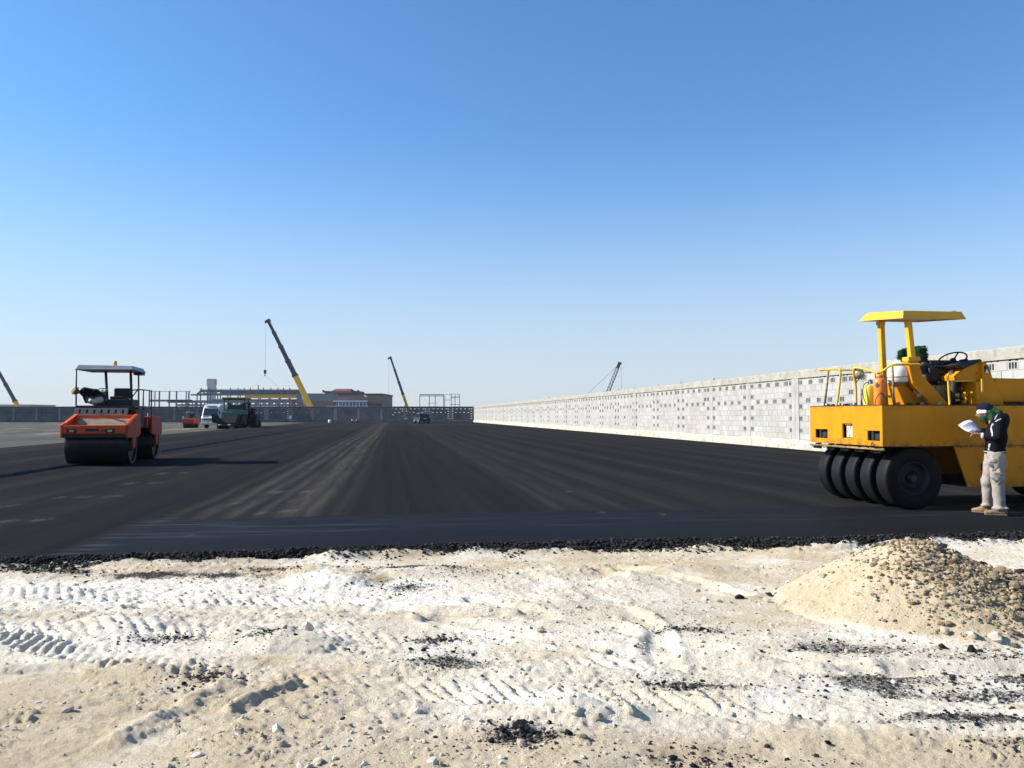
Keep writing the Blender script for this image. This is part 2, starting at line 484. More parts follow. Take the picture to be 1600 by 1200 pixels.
MOUNDS = [  # x, y, radius x, radius y, height
    (-1.72, 8.45, .55, .35, .13), (-2.0, 8.9, .35, .25, .09), (-1.45, 8.75, .5, .2, .07), (-1.62, 6.15, .5, .28, .10),
    (-2.0, 6.4, .3, .2, .08), (-3.1, 6.75, .5, .25, .07), (-.9, 8.9, .7, .3, .06), (1.25, 8.4, .6, .35, .07),
    (1.9, 9.1, .7, .25, .07), (.55, 8.9, .8, .3, .07), (.35, 4.7, .5, .18, .07), (-.1, 4.45, .3, .15, .06),
    (1.2, 7.1, .6, .3, .05), (2.0, 6.3, .5, .3, .04), (-4.3, 8.0, .7, .3, .05), (-2.35, 5.45, .35, .2, .06),
    (1.7, 4.35, .6, .2, .05), (-3.5, 9.1, 1.2, .2, .06), (2.6, 4.2, .6, .2, .05),
]
RUTS = [  # plain wheel ruts without a tread: polyline, half width, depth
    ([(-.6, 6.9), (.2, 6.3), (1.0, 5.75), (2.0, 5.45), (3.6, 5.6)], .13, .035), ([(-.3, 7.6), (.6, 6.7), (1.4, 6.0), (2.2, 5.6)], .12, .03),
    ([(-4.5, 5.2), (-3.0, 5.55), (-1.6, 5.6), (-.2, 5.35), (1.3, 4.6)], .10, .022), ([(.2, 8.6), (.8, 7.6), (1.1, 6.6), (1.0, 5.6)], .11, .028),
    ([(-3.2, 4.4), (-1.9, 4.75), (-.6, 4.7)], .10, .018), ([(1.2, 4.9), (2.2, 4.45), (3.3, 4.3)], .12, .03), ([(-2.2, 7.9), (-.7, 7.1), (.3, 6.9)], .12, .03),
    ([(1.1, 9.2), (1.7, 8.6), (2.1, 7.9)], .10, .03), ([(-6, 7.6), (-3.6, 7.2), (-2.0, 6.95)], .12, .028), ([(-.4, 3.3), (.5, 4.0), (1.6, 4.25)], .12, .02),
]
RIDGES = [((-1.98, 4.35), (-1.72, 5.2), .12, .045), ((-1.55, 4.75), (-1.3, 5.15), .07, .05), ((.9, 9.0), (1.2, 8.5), .1, .05)]
PILE = (3.42, 7.45)
DARKS = [  # asphalt dust and crumbs trodden into the sand: x, y, rx, ry, strength
    (-3.55, 8.75, 1.25, .20, .8), (-5.0, 8.95, 1.0, .15, .7), (-2.2, 9.05, .7, .12, .6), (-1.1, 9.15, .7, .16, .7), (-1.0, 8.2, .35, .25, .55),
    (-.45, 5.72, .33, .22, .62), (-.55, 6.25, .28, .10, .6), (1.05, 5.15, .40, .11, .62), (2.3, 5.25, .62, .26, .66), (2.75, 5.0, .75, .17, .62), (3.2, 5.35, .6, .14, .6),
    (2.45, 4.62, .62, .09, .62), (2.6, 4.2, .5, .10, .5), (1.35, 6.6, .45, .12, .5), (-2.55, 6.3, .35, .12, .5), (2.3, 6.05, .7, .18, .55), (3.4, 5.9, .8, .15, .4),
    (.05, 4.35, .22, .1, .6), (-1.9, 5.3, .2, .2, .35), (-1.75, 6.2, .22, .16, .4), (-.6, 8.9, .7, .3, .35), (.9, 4.1, .5, .15, .3), 
]
OCHRES = [(-1.5, 8.5, .5, .3, 1), (2.75, 7.3, .8, .6, .4), (.2, 5.9, .5, .25, .6), (1.9, 6.9, .6, .3, .6), (2.9, 4.8, .35, .10, 1), (1.0, 9.3, 2.2, .5, .6),
          (-1.6, 5.75, .25, .15, .8), (4.5, 6.8, 1.0, .9, .7), (-2.6, 5.75, .5, .2, .4), (4, 10, 2.5, .5, .5)]
def seg_d(X, Y, pts):
    best = np.full(X.shape, 1e9); al = np.zeros(X.shape); ac = np.zeros(X.shape); L0 = 0
    for (ax, ay), (bx, by) in zip(pts[:-1], pts[1:]):
        dx, dy = bx-ax, by-ay; L = math.hypot(dx, dy)
        t = np.clip(((X-ax)*dx + (Y-ay)*dy) / (L*L), 0, 1)
        px, py = X-ax-t*dx, Y-ay-t*dy
        d = np.hypot(px, py); k = d < best
        best = np.where(k, d, best); al = np.where(k, L0 + t*L, al)
        ac = np.where(k, (dx*py - dy*px)/L, ac); L0 += L
    return best, al, ac
def pile_h(X, Y):
    x = X - PILE[0]; y = Y - PILE[1]
    wob = .13*fbm(X, Y, 1.3, 4, .55, 40)
    d1 = np.hypot(x/np.where(x > 0, 1.22, 1.04), y/1.35) + wob
    d2 = np.hypot((x-1.0)/1.35, (y+.1)/1.1) + wob
    c1 = .64*np.clip(1-d1, 0, 1)**1.05; c2 = .30*np.clip(1-d2, 0, 1)
    h = np.maximum(c1, c2) + .25*np.minimum(c1, c2)
    return h - .05*np.exp(-((x/.14)**2+(y/.14)**2))
def terrain_h(X, Y, detail=True):
    v, u = vu(X, Y)
    h = -.105 + .030*fbm(X, Y, .45, 3, .5, 1) + .022*fbm(X, Y, 1.3, 3, .5, 2)
    rough = .22 + .78*sst(fbm(X, Y, .55, 3, .5, 21), -.3, .35)
    rough = rough * np.where(Y < 4.4, .5, 1.0) * (1 - .35*sst(-X, 1.2, 3) * sst(5.2-Y, 0, .8))
    if detail:
        a = np.abs(fbm(X, Y, 4.2, 3, .55, 3)); h = h + rough*.026*(a - .25)
        h = h + rough*.013*fbm(X, Y, 14, 3, .6, 7)
        cl = vn(X*17, Y*17, 55); h = h + rough*.010*sst(cl, .70, .92)
        cl = vn(X*36, Y*36, 57); h = h + (.25+rough)*.007*sst(cl, .66, .9)
        h = h + (.004 + .006*rough)*fbm(X, Y, 34, 3, .75, 12)
        cr = vn(X*52, Y*52, 66); pt = sst(fbm(X, Y, 1.7, 3, .6, 67), -.1, .35); h = h + pt*.016*sst(cr, .72, .86)*(.4 + vn(X*9, Y*9, 68))
    for x, y, rx, ry, hh in MOUNDS:
        d = np.hypot((X-x)/rx, (Y-y)/ry) + .28*fbm(X, Y, 3.5, 3, .6, 31)
        h = h + hh*np.clip(1-d, 0, 1)**.9
    for a, b2, w, hh in RIDGES:
        d, al, ac = seg_d(X, Y, [a, b2]); h = h + hh*np.clip(1-d/w + .45*fbm(X, Y, 9, 4, .7, 33), 0, 1)
    h = h + pile_h(X, Y)
    if detail:
        for pts, w, pitch, dep in TRACKS:
            d, al, ac = seg_d(X, Y, pts)
            wear = sst(fbm(X, Y, 1.0, 2, .5, 61), -.45, .1)*(1 - .75*sst(X, .6, 1.6))
            ins = 1 - sst(d, w*.8, w*1.05)
            ph = (al + .75*ac + .02*fbm(X, Y, 3, 2, .5, 63)) / pitch
            lug = sst(np.abs((ph % 1) - .5), .10, .30)
            h = h + wear*(ins*(-dep*.5 + dep*.62*lug*(.45 + 1.1*vn(X*8, Y*8, 64))) + dep*.45*np.exp(-((d-w*1.25)/(w*.25))**2))
        for pts, w, dep in RUTS:
            d, al, ac = seg_d(X, Y, pts); d = d + .07*fbm(X, Y, 3.0, 3, .6, 58)
            br = sst(fbm(X, Y, 1.3, 2, .5, 59), -.5, .1)
            h = h + br*(-dep*(1 - sst(d, w*.3, w)) + dep*.6*np.exp(-((d-w*1.35)/(w*.35))**2)*(.5 + 1.0*vn(X*11, Y*11, 62)))
    eu = edge_u(v)
    lip = np.exp(-((u - eu + .26)/.13)**2)*np.clip(.035 + .12*fbm(X, Y, 1.6, 4, .65, 97), 0, .11)
    h = h + lip
    under = sst(u - eu, -.17, .0)
    h = h*(1-under) + under*(-.17)
    return h
def blot(X, Y, L, s):
    t = np.zeros(X.shape)
    for x, y, rx, ry, k in L:
        d = np.hypot((X-x)/rx, (Y-y)/ry) + .85*fbm(X, Y, 2.8, 5, .65, s)
        t = np.maximum(t, k*(1 - sst(d, .30, 1.20)))
    return t
def make_terrain():
    ny, nx = 640, 900
    t = np.linspace(0, 1, ny); Yr = 2.2 + (13.0-2.2)*(t*.62 + .38*t**2)
    S = np.linspace(-1, 1, nx)
    Y = np.repeat(Yr[:, None], nx, 1); X = S[None, :] * (.82*Y + 2.2)
    h = terrain_h(X, Y)
    rim = sst(np.abs(S), .985, 1)[None, :] + np.zeros_like(Y)
    h = h*(1-rim) + rim*(-.16)
    V = np.stack([X, Y, h], -1).reshape(-1, 3)
    i = np.arange(ny*nx).reshape(ny, nx)
    F = np.stack([i[:-1, :-1], i[:-1, 1:], i[1:, 1:], i[1:, :-1]], -1).reshape(-1, 4)
    me = np_mesh('sand_ground', V, F, True)
    dark = np.maximum(blot(X, Y, DARKS, 71), .30*blot(X, Y, [(a, b, c*1.9 + .15, d*2.4 + .12, min(1, k*1.3)) for a, b, c, d, k in DARKS], 72)*sst(fbm(X, Y, 3.5, 4, .65, 74), -.35, .35))
    v, u = vu(X, Y)
    near = sst(u - edge_u(v), -.75, -.05); dark = np.maximum(dark, near*(.55 + .35*fbm(X, Y, 2, 3, .6, 73)) * np.where(X < .5, 1.0, .55))
    px, py = X-PILE[0], Y-PILE[1]
    dark = np.maximum(dark, .62*sst(px - .35*py, .15, .8)*sst(pile_h(X, Y), .02, .12)*sst(fbm(X, Y, 1.5, 3, .6, 75), -.5, .2))  # heap's right flank: dark rubble, with its shade painted in too
    white = sst(Y, 4.2, 4.7)*(1-sst(Y, 6.4, 7.4))*sst(X, -1.4, -.2)
    white = np.maximum(white, .95*sst(Y, 6.8, 7.6)*(1-sst(Y, 8.3, 8.9))*(1-sst(X, 1.2, 2.3)))
    white = np.maximum(white, .75*sst(-X, .3, 1.5)*sst(Y, 5.3, 5.9)*(1-sst(Y, 6.6, 7.2)))
    white = np.maximum(white, .6*sst(X, 3.4, 4.6)*sst(Y, 8.2, 9.2))
    white = np.maximum(white, .55*sst(Y, 4.6, 5.4)*sst(fbm(X, Y, 1.6, 4, .6, 83), -.25, .3))
    white = np.maximum(white, .35*sst(fbm(X, Y, 2.2, 4, .6, 84), .0, .5))
    white = white*(.55 + .6*sst(fbm(X, Y, .9, 4, .6, 81), -.35, .25))*(1-sst(pile_h(X, Y), .01, .06))
    och = np.maximum(blot(X, Y, OCHRES, 91), .22*sst(pile_h(X, Y), .02, .1))
    for nm, a in (('dark', dark), ('white', np.clip(white, 0, 1)), ('ochre', och)):
        at_ = me.attributes.new(nm, 'FLOAT', 'POINT'); at_.data.foreach_set('value', a.astype(np.float32).ravel())
    return tag(link('sand_ground', me, M['sand']), kind='structure')
sand = make_terrain()

# wide desert plain that everything stands on
M['plain'] = plain('dusty_plain', (.36, .31, .24), .95, 0, .3, .05, (.26, .23, .19), .3, .4, .2, .1)
pm = MB()
pm.add([(-4000, -900, -.17), (4000, -900, -.17), (4000, 7000, -.17), (-4000, 7000, -.17)], [(0, 1, 2, 3)])
tag(pm.build('desert_plain', M['plain']), kind='structure')

# gravel yard on the left, between the asphalt and the far wall
def gravel_mat():
    m, nt, b = nmat('grey_tan_gravel')
    vec = coords(nt, (1, .25, 1))
    a = noise(nt, vec, .22, 5, .6, .4, .6)
    c = mix(nt, a, (.052, .053, .054), (.11, .096, .068))
    y = noise(nt, coords(nt, (1, .12, 1)), .35, 4, .6, .55, .66)
    c = mix(nt, y, c, (.215, .185, .12))
    f = noise(nt, coords(nt), 7, 6, .7, .3, .7)
    c = mix(nt, mth(nt, 'MULTIPLY', f, .5), c, (.05, .05, .048))
    nt.links.new(c, b.inputs['Base Color']); b.inputs['Roughness'].default_value = .95; b.inputs['Specular IOR Level'].default_value = .1
    bump(nt, b, noise(nt, coords(nt), 5, 6, .7, 0, 1), .6, .06)
    return m
M['gravel'] = gravel_mat()
def gravel_yard():
    nv, nu = 90, 120
    vv = np.linspace(-125, -17.2, nv); uu = np.linspace(6, 215, nu)
    Vv, Uu = np.meshgrid(vv, uu)
    h = -.085 + .05*fbm(Vv, Uu, .12, 4, .55, 15) + .10*sst(-Vv, 18.2, 20.5)*fbm(Vv, Uu, .5, 3, .6, 16)
    V = np.stack([Vv, Uu, h], -1).reshape(-1, 3); i = np.arange(nv*nu).reshape(nu, nv)
    F = np.stack([i[:-1, :-1], i[:-1, 1:], i[1:, 1:], i[1:, :-1]], -1).reshape(-1, 4)
    o = link('gravel_yard', np_mesh('gravel_yard', V, F, True), M['gravel'])
    o.rotation_euler.z = YAW
    return tag(o, kind='structure')
gravel_yard()

# ------------------------------------------------------------------ asphalt
def asphalt_mat():
    m, nt, b = nmat('fresh_asphalt')
    vec = coords(nt)
    st = noise(nt, coords(nt, (1.1, .018, 1)), 1.0, 5, .6, .38, .64)
    st2 = noise(nt, coords(nt, (5.0, .05, 1)), 1.0, 4, .6, .42, .66)
    c = mix(nt, mth(nt, 'MULTIPLY', st, .7), (.0085, .0094, .0112), (.0140, .0138, .0148))
    c = mix(nt, mth(nt, 'MULTIPLY', st2, .25), c, (.034, .031, .030))
    # dust left by wheels
    br = noise(nt, coords(nt, (3.2, .22, 1)), 1.0, 6, .65, .34, .66)
    d = mth(nt, 'MULTIPLY', attr(nt, 'dust'), mth(nt, 'ADD', mth(nt, 'MULTIPLY', br, .75), .25))
    c = mix(nt, d, c, (.074, .067, .057))
    fr = attr(nt, 'fresh')
    c = mix(nt, fr, c, (.0040, .0050, .0075))
    sm = mth(nt, 'MULTIPLY', attr(nt, 'smear'), noise(nt, coords(nt, (.55, 6.5, 1)), 1.0, 6, .7, .48, .70))
    c = mix(nt, mth(nt, 'MULTIPLY', sm, .8), c, (.085, .095, .115))
    dab = mth(nt, 'MULTIPLY', attr(nt, 'dab'), noise(nt, coords(nt, (9, 16, 1)), 1.0, 6, .75, .47, .62))
    c = mix(nt, mth(nt, 'MULTIPLY', dab, .55), c, (.26, .23, .19))
    g = noise(nt, vec, 95, 4, .7, .3, .7)
    c = mix(nt, mth(nt, 'MULTIPLY', g, .35), c, (.028, .028, .028))
    nt.links.new(c, b.inputs['Base Color'])
    r = N(nt, 'ShaderNodeMapRange'); r.inputs[3].default_value = .9; r.inputs[4].default_value = .72
    nt.links.new(fr, r.inputs[0]); nt.links.new(r.outputs[0], b.inputs['Roughness'])
    nt.links.new(mth(nt, 'ADD', mth(nt, 'MULTIPLY', fr, .04), .01), b.inputs['Specular IOR Level'])
    bump(nt, b, noise(nt, vec, 70, 5, .7, 0, 1), .55, .012)
    return m
M['asphalt'] = asphalt_mat()
V_JOINT, V_LEFT, V_WALL = -9.6, -17.6, 18.26
def sheet(name, v0, v1, dv, z, ustart, uend, thick=.16, fresh=True):
    vv = np.arange(v0, v1 + dv*.5, dv); nv = len(vv)
    vv[-1] = v1
    k = np.linspace(0, 1, 240); off = (k**2.3) * (uend - 9)
    eu = ustart(vv)
    rows = []; zz = []
    jag = .05*fbm(vv, vv*0+3, 7, 3, .7, 44)
    for o_, z_ in ((-.24, -thick), (-.15, -thick*.62), (-.07, -thick*.28), (-.015, -.012)):
        rows.append(eu + o_ + jag*(1 if o_ < -.05 else .5)); zz.append(np.full(nv, z_) + .012*fbm(vv, vv*0+o_*9, 9, 2, .6, 46))
    for q in off:
        rows.append(eu + q); zz.append(np.zeros(nv))
    U = np.array(rows); V_ = np.repeat(vv[None, :], len(rows), 0)
    Zr = np.array(zz) + z
    Zr = Zr + .010*fbm(V_, U, .15, 3, .5, 47) * sst(U - eu[None, :], .2, 2)
    if fresh is False: pass
    P = np.stack([V_, U, Zr], -1).reshape(-1, 3); n = len(rows)
    i = np.arange(n*nv).reshape(n, nv)
    F = np.stack([i[:-1, :-1], i[:-1, 1:], i[1:, 1:], i[1:, :-1]], -1).reshape(-1, 4)
    me = np_mesh(name, P, F, True)
    # world position of each vertex, for the marks on it
    X = V_*DV[0] + U*DU[0]; Y = V_*DV[1] + U*DU[1]
    dust = np.zeros(U.shape)
    w = .10*fbm(V_, U, .08, 2, .5, 48) + .05*fbm(V_, U, .4, 2, .5, 50)
    for c0, hw, k_ in ((-2.75, .16, .75), (-2.35, .13, .9), (-1.95, .10, .7), (-1.55, .22, 1.0), (-1.2, .14, .8), (-3.2, .12, .35), (-.8, .1, .3),
                       (2.75, .12, .34), (3.1, .34, .24), (3.8, .3, .26), (4.6, .36, .22), (5.9, .45, .22), (7.6, .26, .26),
                       (9.4, .3, .2), (11.2, .4, .15), (12.8, .3, .2), (14.2, .4, .15), (16.1, .3, .25), (-5.2, .3, .15), (-6.6, .25, .18), (-8.3, .3, .2),
                       (-12.0, .4, .3), (-15.5, .5, .4), (-16.8, .4, .5)):
        dust = np.maximum(dust, k_*np.exp(-((V_ + w - c0)/hw)**2))
    far = sst(U, 45, 120); dust = np.clip(dust*(1-.25*far) + .18*far*sst(fbm(V_, U, .05, 3, .5, 52), -.3, .4) + .02, 0, 1)
    dust *= .35 + .65*sst(U, 11, 15)
    fr = np.zeros(U.shape); smear = np.zeros(U.shape); dab = np.zeros(U.shape)
    if fresh:
        bnd = eu[None, :] + 3.1 + .10*fbm(V_, U*0, .35, 2, .5, 53)
        left = sst(X + .45*(Y-10)*.2, -5.15, -4.75)
        fr = (1 - sst(U - bnd, -.18, .18)) * left
        dust *= 1 - .85*fr
        smear = left*np.exp(-((U - eu[None, :] - 1.9)/.75)**2) * (.30 + .70*np.exp(-((V_+2.6)/1.7)**2))
        smear = np.maximum(smear, .9*np.exp(-((X+4.9+.1*(Y-10))/.22)**2)*(1-sst(Y, 12.5, 13.6)))
        for px, py, a, b_ in ((60,735,40,1.4),(20,790,16,2.2),(15,814,26,2.2),(67,812,22,2.4),(135,776,20,1.6),(95,777,14,1.4),(180,775,20,1.5),(205,755,16,1.3),(243,754,16,1.3),
                              (255,739,14,1.2),(288,738,14,1.1),(370,786,14,1.6),(435,768,26,1.8),(480,768,18,1.8),(455,798,26,2.2),(410,801,16,1.8),(458,782,8,1.6),
                              (300,835,8,1.2),(1035,803,10,1.4),(890,768,9,1.2),(940,800,8,1.2)):
            D = CAM_H*FPX/(py-649); xx = (px-800)/FPX*D; ry = D*D/(CAM_H*FPX)*b_*1.5; rx = .75*a/FPX*D
            dab = np.maximum(dab, 1 - sst(np.hypot((X-xx)/rx, (Y-D)/ry), .4, 1.1))
    for nm, a in (('dust', dust), ('fresh', fr), ('smear', smear), ('dab', dab)):
        t = me.attributes.new(nm, 'FLOAT', 'POINT'); t.data.foreach_set('value', a.astype(np.float32).ravel())
    o = link(name, me, M['asphalt']); o.rotation_euler.z = YAW
    return tag(o, kind='structure')
asph = sheet('asphalt_pavement', V_JOINT - .1, V_WALL + .1, .045, 0.0, edge_u, 192)
low = sheet('raised_asphalt_layer', V_LEFT, V_JOINT, .08, .06, lambda v: edge_u(v) - .1, 192, thick=.22, fresh=False)
# cut edge of the raised layer, where it stops on the lower one
jm = MB()
us = np.concatenate([np.arange(9.7, 60, .25), np.arange(60, 196, 2.0)])
for a, b in zip(us[:-1], us[1:]):
    ja, jb = [.03*math.sin(q*3.1) + .02*math.sin(q*7.7) for q in (a, b)]
    jm.add([(V_JOINT + .05 + ja, a, -.004), (V_JOINT + .05 + jb, b, -.004), (V_JOINT, b, .062), (V_JOINT, a, .062)], [(0, 1, 2, 3)])
M['asph_edge'] = plain('asphalt_cut_edge', (.020, .020, .022), .9, 0, .4, 8, bmp=.4)
je = jm.build('layer_edge', M['asph_edge']); je.parent = low
# right strip of dust between asphalt and the plinth is covered by the wall footing

# ------------------------------------------------------------------ stones, crumbs
_ico = []
def ico():
    if _ico: return _ico[0]
    bm = bmesh.new(); bmesh.ops.create_icosphere(bm, subdivisions=1, radius=1.0)
    V = np.array([v.co[:] for v in bm.verts]); F = np.array([[v.index for v in f.verts] for f in bm.faces]); bm.free()
    _ico.append((V, F)); return _ico[0]
def scatter(name, P, R, mat, parent=None, flat=.7, jit=.28, seed=1):
    """many small angular stones as one mesh: P (n,3) centres, R (n,) radii"""
    rg = np.random.default_rng(seed); V, F = ico(); n = len(P)
    J = 1 + jit*(rg.random((n, len(V), 1))*2-1)
    Q = V[None]*J*(1 + .3*(rg.random((n, 1, 3))*2-1))
    a = rg.random(n)*2*PI; c, s = np.cos(a), np.sin(a); b2 = rg.random(n)*2*PI; c2, s2 = np.cos(b2), np.sin(b2)
    x = Q[..., 0]*c2[:, None] - Q[..., 2]*s2[:, None]; z = Q[..., 0]*s2[:, None] + Q[..., 2]*c2[:, None]; y = Q[..., 1]
    X = x*c[:, None] - y*s[:, None]; Y = x*s[:, None] + y*c[:, None]
    Q = np.stack([X, Y, z*flat], -1)*R[:, None, None] + P[:, None, :]
    Fa = (F[None] + (np.arange(n)*len(V))[:, None, None]).reshape(-1, 3)
    me = np_mesh(name, Q.reshape(-1, 3), Fa, False)
    rr = np.repeat(rg.random(n).astype(np.float32), len(V))
    t = me.attributes.new('rnd', 'FLOAT', 'POINT'); t.data.foreach_set('value', rr)
    return link(name, me, mat, parent)
def stone_mat(name, a, b_, use_obj=False):
    m, nt, b = nmat(name)
    if use_obj: f = N(nt, 'ShaderNodeObjectInfo').outputs['Random']
    else: f = attr(nt, 'rnd')
    c = mix(nt, f, a, b_)
    vec = coords(nt)
    c = mix(nt, mth(nt, 'MULTIPLY', noise(nt, vec, 30, 4, .6, .3, .7), .4), c, tuple(k*.55 for k in a))
    nt.links.new(c, b.inputs['Base Color']); b.inputs['Roughness'].default_value = .92; b.inputs['Specular IOR Level'].default_value = .15
    bump(nt, b, noise(nt, vec, 45, 5, .7, 0, 1), .5, .01)
    return m
M['stone'] = stone_mat('pale_limestone_bits', (.34, .27, .18), (.72, .66, .55))
M['stone_o'] = stone_mat('pale_limestone', (.36, .29, .19), (.70, .64, .53), True)
M['crumb'] = stone_mat('asphalt_crumbs', (.010, .010, .011), (.055, .052, .050))
M['crumb_o'] = stone_mat('asphalt_lump', (.014, .014, .015), (.035, .034, .033), True)

# ------------------------------------------------------------------ block walls
def block_mat(name, use_obj):
    m, nt, b = nmat(name)
    f = N(nt, 'ShaderNodeObjectInfo').outputs['Random'] if use_obj else attr(nt, 'rnd')
    r = N(nt, 'ShaderNodeValToRGB')
    r.color_ramp.elements[0].color = (.33, .32, .295, 1); r.color_ramp.elements[1].color = (.42, .412, .39, 1)
    e = r.color_ramp.elements.new(.5); e.color = (.38, .37, .345, 1)
    nt.links.new(f, r.inputs[0])
    vec = coords(nt, (1, 1, 1), 'Object')
    gp = N(nt, 'ShaderNodeNewGeometry').outputs['Position']
    st = noise(nt, gp, .45, 6, .68, .38, .62)
    c = mix(nt, mth(nt, 'MULTIPLY', st, .5), r.outputs[0], (.29, .265, .225))
    c = mix(nt, mth(nt, 'MULTIPLY', noise(nt, gp, 1.7, 6, .7, .54, .66), .55), c, (.46, .455, .44))
    c = mix(nt, mth(nt, 'MULTIPLY', noise(nt, vec, 22, 5, .7, .3, .7), .25), c, (.24, .23, .21))
    nt.links.new(c, b.inputs['Base Color']); b.inputs['Roughness'].default_value = .95; b.inputs['Specular IOR Level'].default_value = .15
    bump(nt, b, noise(nt, vec, 30, 5, .7, 0, 1), .4, .01)
    return m
M['block'] = block_mat('grey_block', True)
M['block_s'] = block_mat('grey_block_far', False)
M['block_d'] = plain('shade_toned_block', (.13, .135, .14), .95, 0, .3, .6, spec=.15)  # far wall: its shade is put into the block colour
M['blockdark'] = plain('shade_toned_mortar', (.11, .115, .12), .95, 0, .3, .6, spec=.15)  # same painted-in shade for the far wall's joints, beam and plinth
M['darkcon'] = plain('shade_toned_column', (.22, .22, .22), .95, 0, .2, .6, spec=.15)  # far wall columns, concrete darkened by the same painted-in shade
H_PL, H_CR, N_CR, H_GAP, H_BM = .43, .272, 10, .06, .36
Z0 = H_PL; Z1 = Z0 + N_CR*H_CR; Z2 = Z1 + H_GAP; Z3 = Z2 + H_BM
BAY, COLW, NB = 5.26, .44, 10
BW = (BAY - COLW) / NB
TH = .20
def bay_cells():
    """(kind, x0, x1, course) in bay coordinates, running bond, vent blocks in the pattern of the wall"""
    out = []
    for j in range(N_CR):                      # j = 0 is the top course
        if j % 2 == 0:
            cuts = [i*BW for i in range(NB+1)]
        else:
            cuts = [0] + [(i+.5)*BW for i in range(NB)] + [NB*BW]
        for i in range(len(cuts)-1):
            a, b = cuts[i], cuts[i+1]; vent = False
            if j == 0: vent = i % 2 == 0 or i == NB-1
            elif j == 3: vent = 2 <= i <= NB-1 and i % 2 == 0
            elif j in (2, 4, 6, 8): vent = i in (0, NB-1)
            out.append(('vent' if vent else 'block', a, b, j))
    return out
CELLS = bay_cells()
def block_bm(mb, x0, x1, z0, z1, y0, th):
    g = .007
    mb.box(x0+g, x1-g, y0, y0+th, z0+g, z1-g)
def vent_bm(mb, x0, x1, z0, z1, y0, th):
    g = .007; x0 += g; x1 -= g; z0 += g; z1 -= g
    n = 3; w = x1-x0; sl = w*.185; holes = []
    for k in range(n):
        c = x0 + w*(.24 + .26*k); holes.append((c-sl/2, c+sl/2, z0+.032, z1-.032))
    mb.plate_holes(x0, x1, z0, z1, holes, y0, y0+th)
def wall(name, origin, rz, nbays, label, parts_bays, x_off=0.0, far=False):
    """local x runs along the wall, local -y is the face we look at, z up"""
    root = empty(name, origin, rz, label, 'wall')
    proto = {}
    rest = MB(); rnd = []; mort = MB(); dent = MB(); npart = 0
    rg = random.Random(5)
    for k in range(nbays):
        bx = x_off + k*BAY + COLW/2
        for kind, a, b, j in CELLS:
            zt = Z1 - j*H_CR; zb = zt - H_CR
            if rg.random() < .012 and kind == 'block' and 0 < j < 9: kind = 'vent'
            dy = rg.uniform(-.004, .004)
            if k in parts_bays and parts_bays[k](zb) and npart < 300:
                key = (kind, round(b-a, 3))
                if key not in proto:
                    mb = MB(); (vent_bm if kind == 'vent' else block_bm)(mb, 0, b-a, 0, H_CR, 0, TH)
                    o = mb.build('vent_block' if kind == 'vent' else 'block', M['block'], root); proto[key] = o
                else:
                    o = proto[key].copy(); COL.objects.link(o); o.parent = root
                o.location = (bx+a, dy, zb); npart += 1
            else:
                n0 = len(rest.v)
                (vent_bm if kind == 'vent' else block_bm)(rest, bx+a, bx+b, zb, zt, dy, TH)
                rnd += [rg.random()] * (len(rest.v) - n0)
            if kind == 'block': mort.box(bx+a-.0005, bx+b+.0005, .012, TH-.012, zb, zt)
            else:
                mort.box(bx+a, bx+a+.02, .012, TH-.012, zb, zt); mort.box(bx+b-.02, bx+b, .012, TH-.012, zb, zt)
                mort.box(bx+a+.02, bx+b-.02, .012, TH-.012, zb, zb+.02); mort.box(bx+a+.02, bx+b-.02, .012, TH-.012, zt-.02, zt)
        x = bx
        while x < bx + BAY - COLW - .05:        # short bedding pieces under the beam with small gaps
            w = rg.choice((.16, .2, .3, .42)); e = min(x+w, bx+BAY-COLW)
            dent.box(x, e, .015, TH-.015, Z1, Z2); x = e + rg.choice((.06, .09, .12))
        dent.box(bx, bx+BAY-COLW, .13, .16, Z1, Z2)
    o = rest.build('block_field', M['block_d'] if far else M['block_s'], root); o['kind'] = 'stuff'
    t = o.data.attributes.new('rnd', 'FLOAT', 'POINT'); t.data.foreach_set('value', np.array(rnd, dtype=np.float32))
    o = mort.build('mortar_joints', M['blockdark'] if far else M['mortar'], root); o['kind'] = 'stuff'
    o = dent.build('bedding_pieces', M['beamcon'], root); o['kind'] = 'stuff'
    for k in range(nbays+1):
        x = x_off + k*BAY; w = COLW*(1.6 if k % 5 == 0 else 1.04)
        cm = MB(); p = .030 if k % 5 == 0 else .012
        cm.box(x-w/2, x+w/2, -p, TH+p, -.2, Z2-.004)
        if k % 5 == 0: cm.box(x-.02, x+.02, -p-.012, -p+.01, .44, Z2-.02)
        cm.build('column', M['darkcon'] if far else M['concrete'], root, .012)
    L0, L1 = x_off - .4, x_off + nbays*BAY + .4
    # coping beam with a slightly uneven top, in lengths
    nseg = int((L1-L0)/.5); xs = np.linspace(L0, L1, nseg+1)
    top = Z3 + .05*fbm(xs, xs*0, .45, 4, .7, 5) ; fr = -.045 + .010*fbm(xs, xs*0, .8, 2, .6, 6)
    bm_ = MB(); vs = []
    for x, t_, f_ in zip(xs, top, fr): vs += [(x, f_, Z2), (x, f_+.004, t_-.03), (x, f_+.03, t_), (x, TH+.05, t_), (x, TH+.05, Z2)]
    fs = []
    for i in range(nseg):
        for q in range(5): fs.append((i*5+q, i*5+(q+1) % 5, (i+1)*5+(q+1) % 5, (i+1)*5+q))
    fs += [(4, 3, 2, 1, 0), tuple(nseg*5+q for q in range(5))]
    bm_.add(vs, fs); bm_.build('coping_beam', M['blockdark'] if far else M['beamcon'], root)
    top = H_PL + .035*fbm(xs, xs*0, .25, 4, .6, 15); fr = -.13 + .025*fbm(xs, xs*0, .5, 3, .6, 16); ft = -.20 + .05*fbm(xs, xs*0, .4, 3, .6, 17)
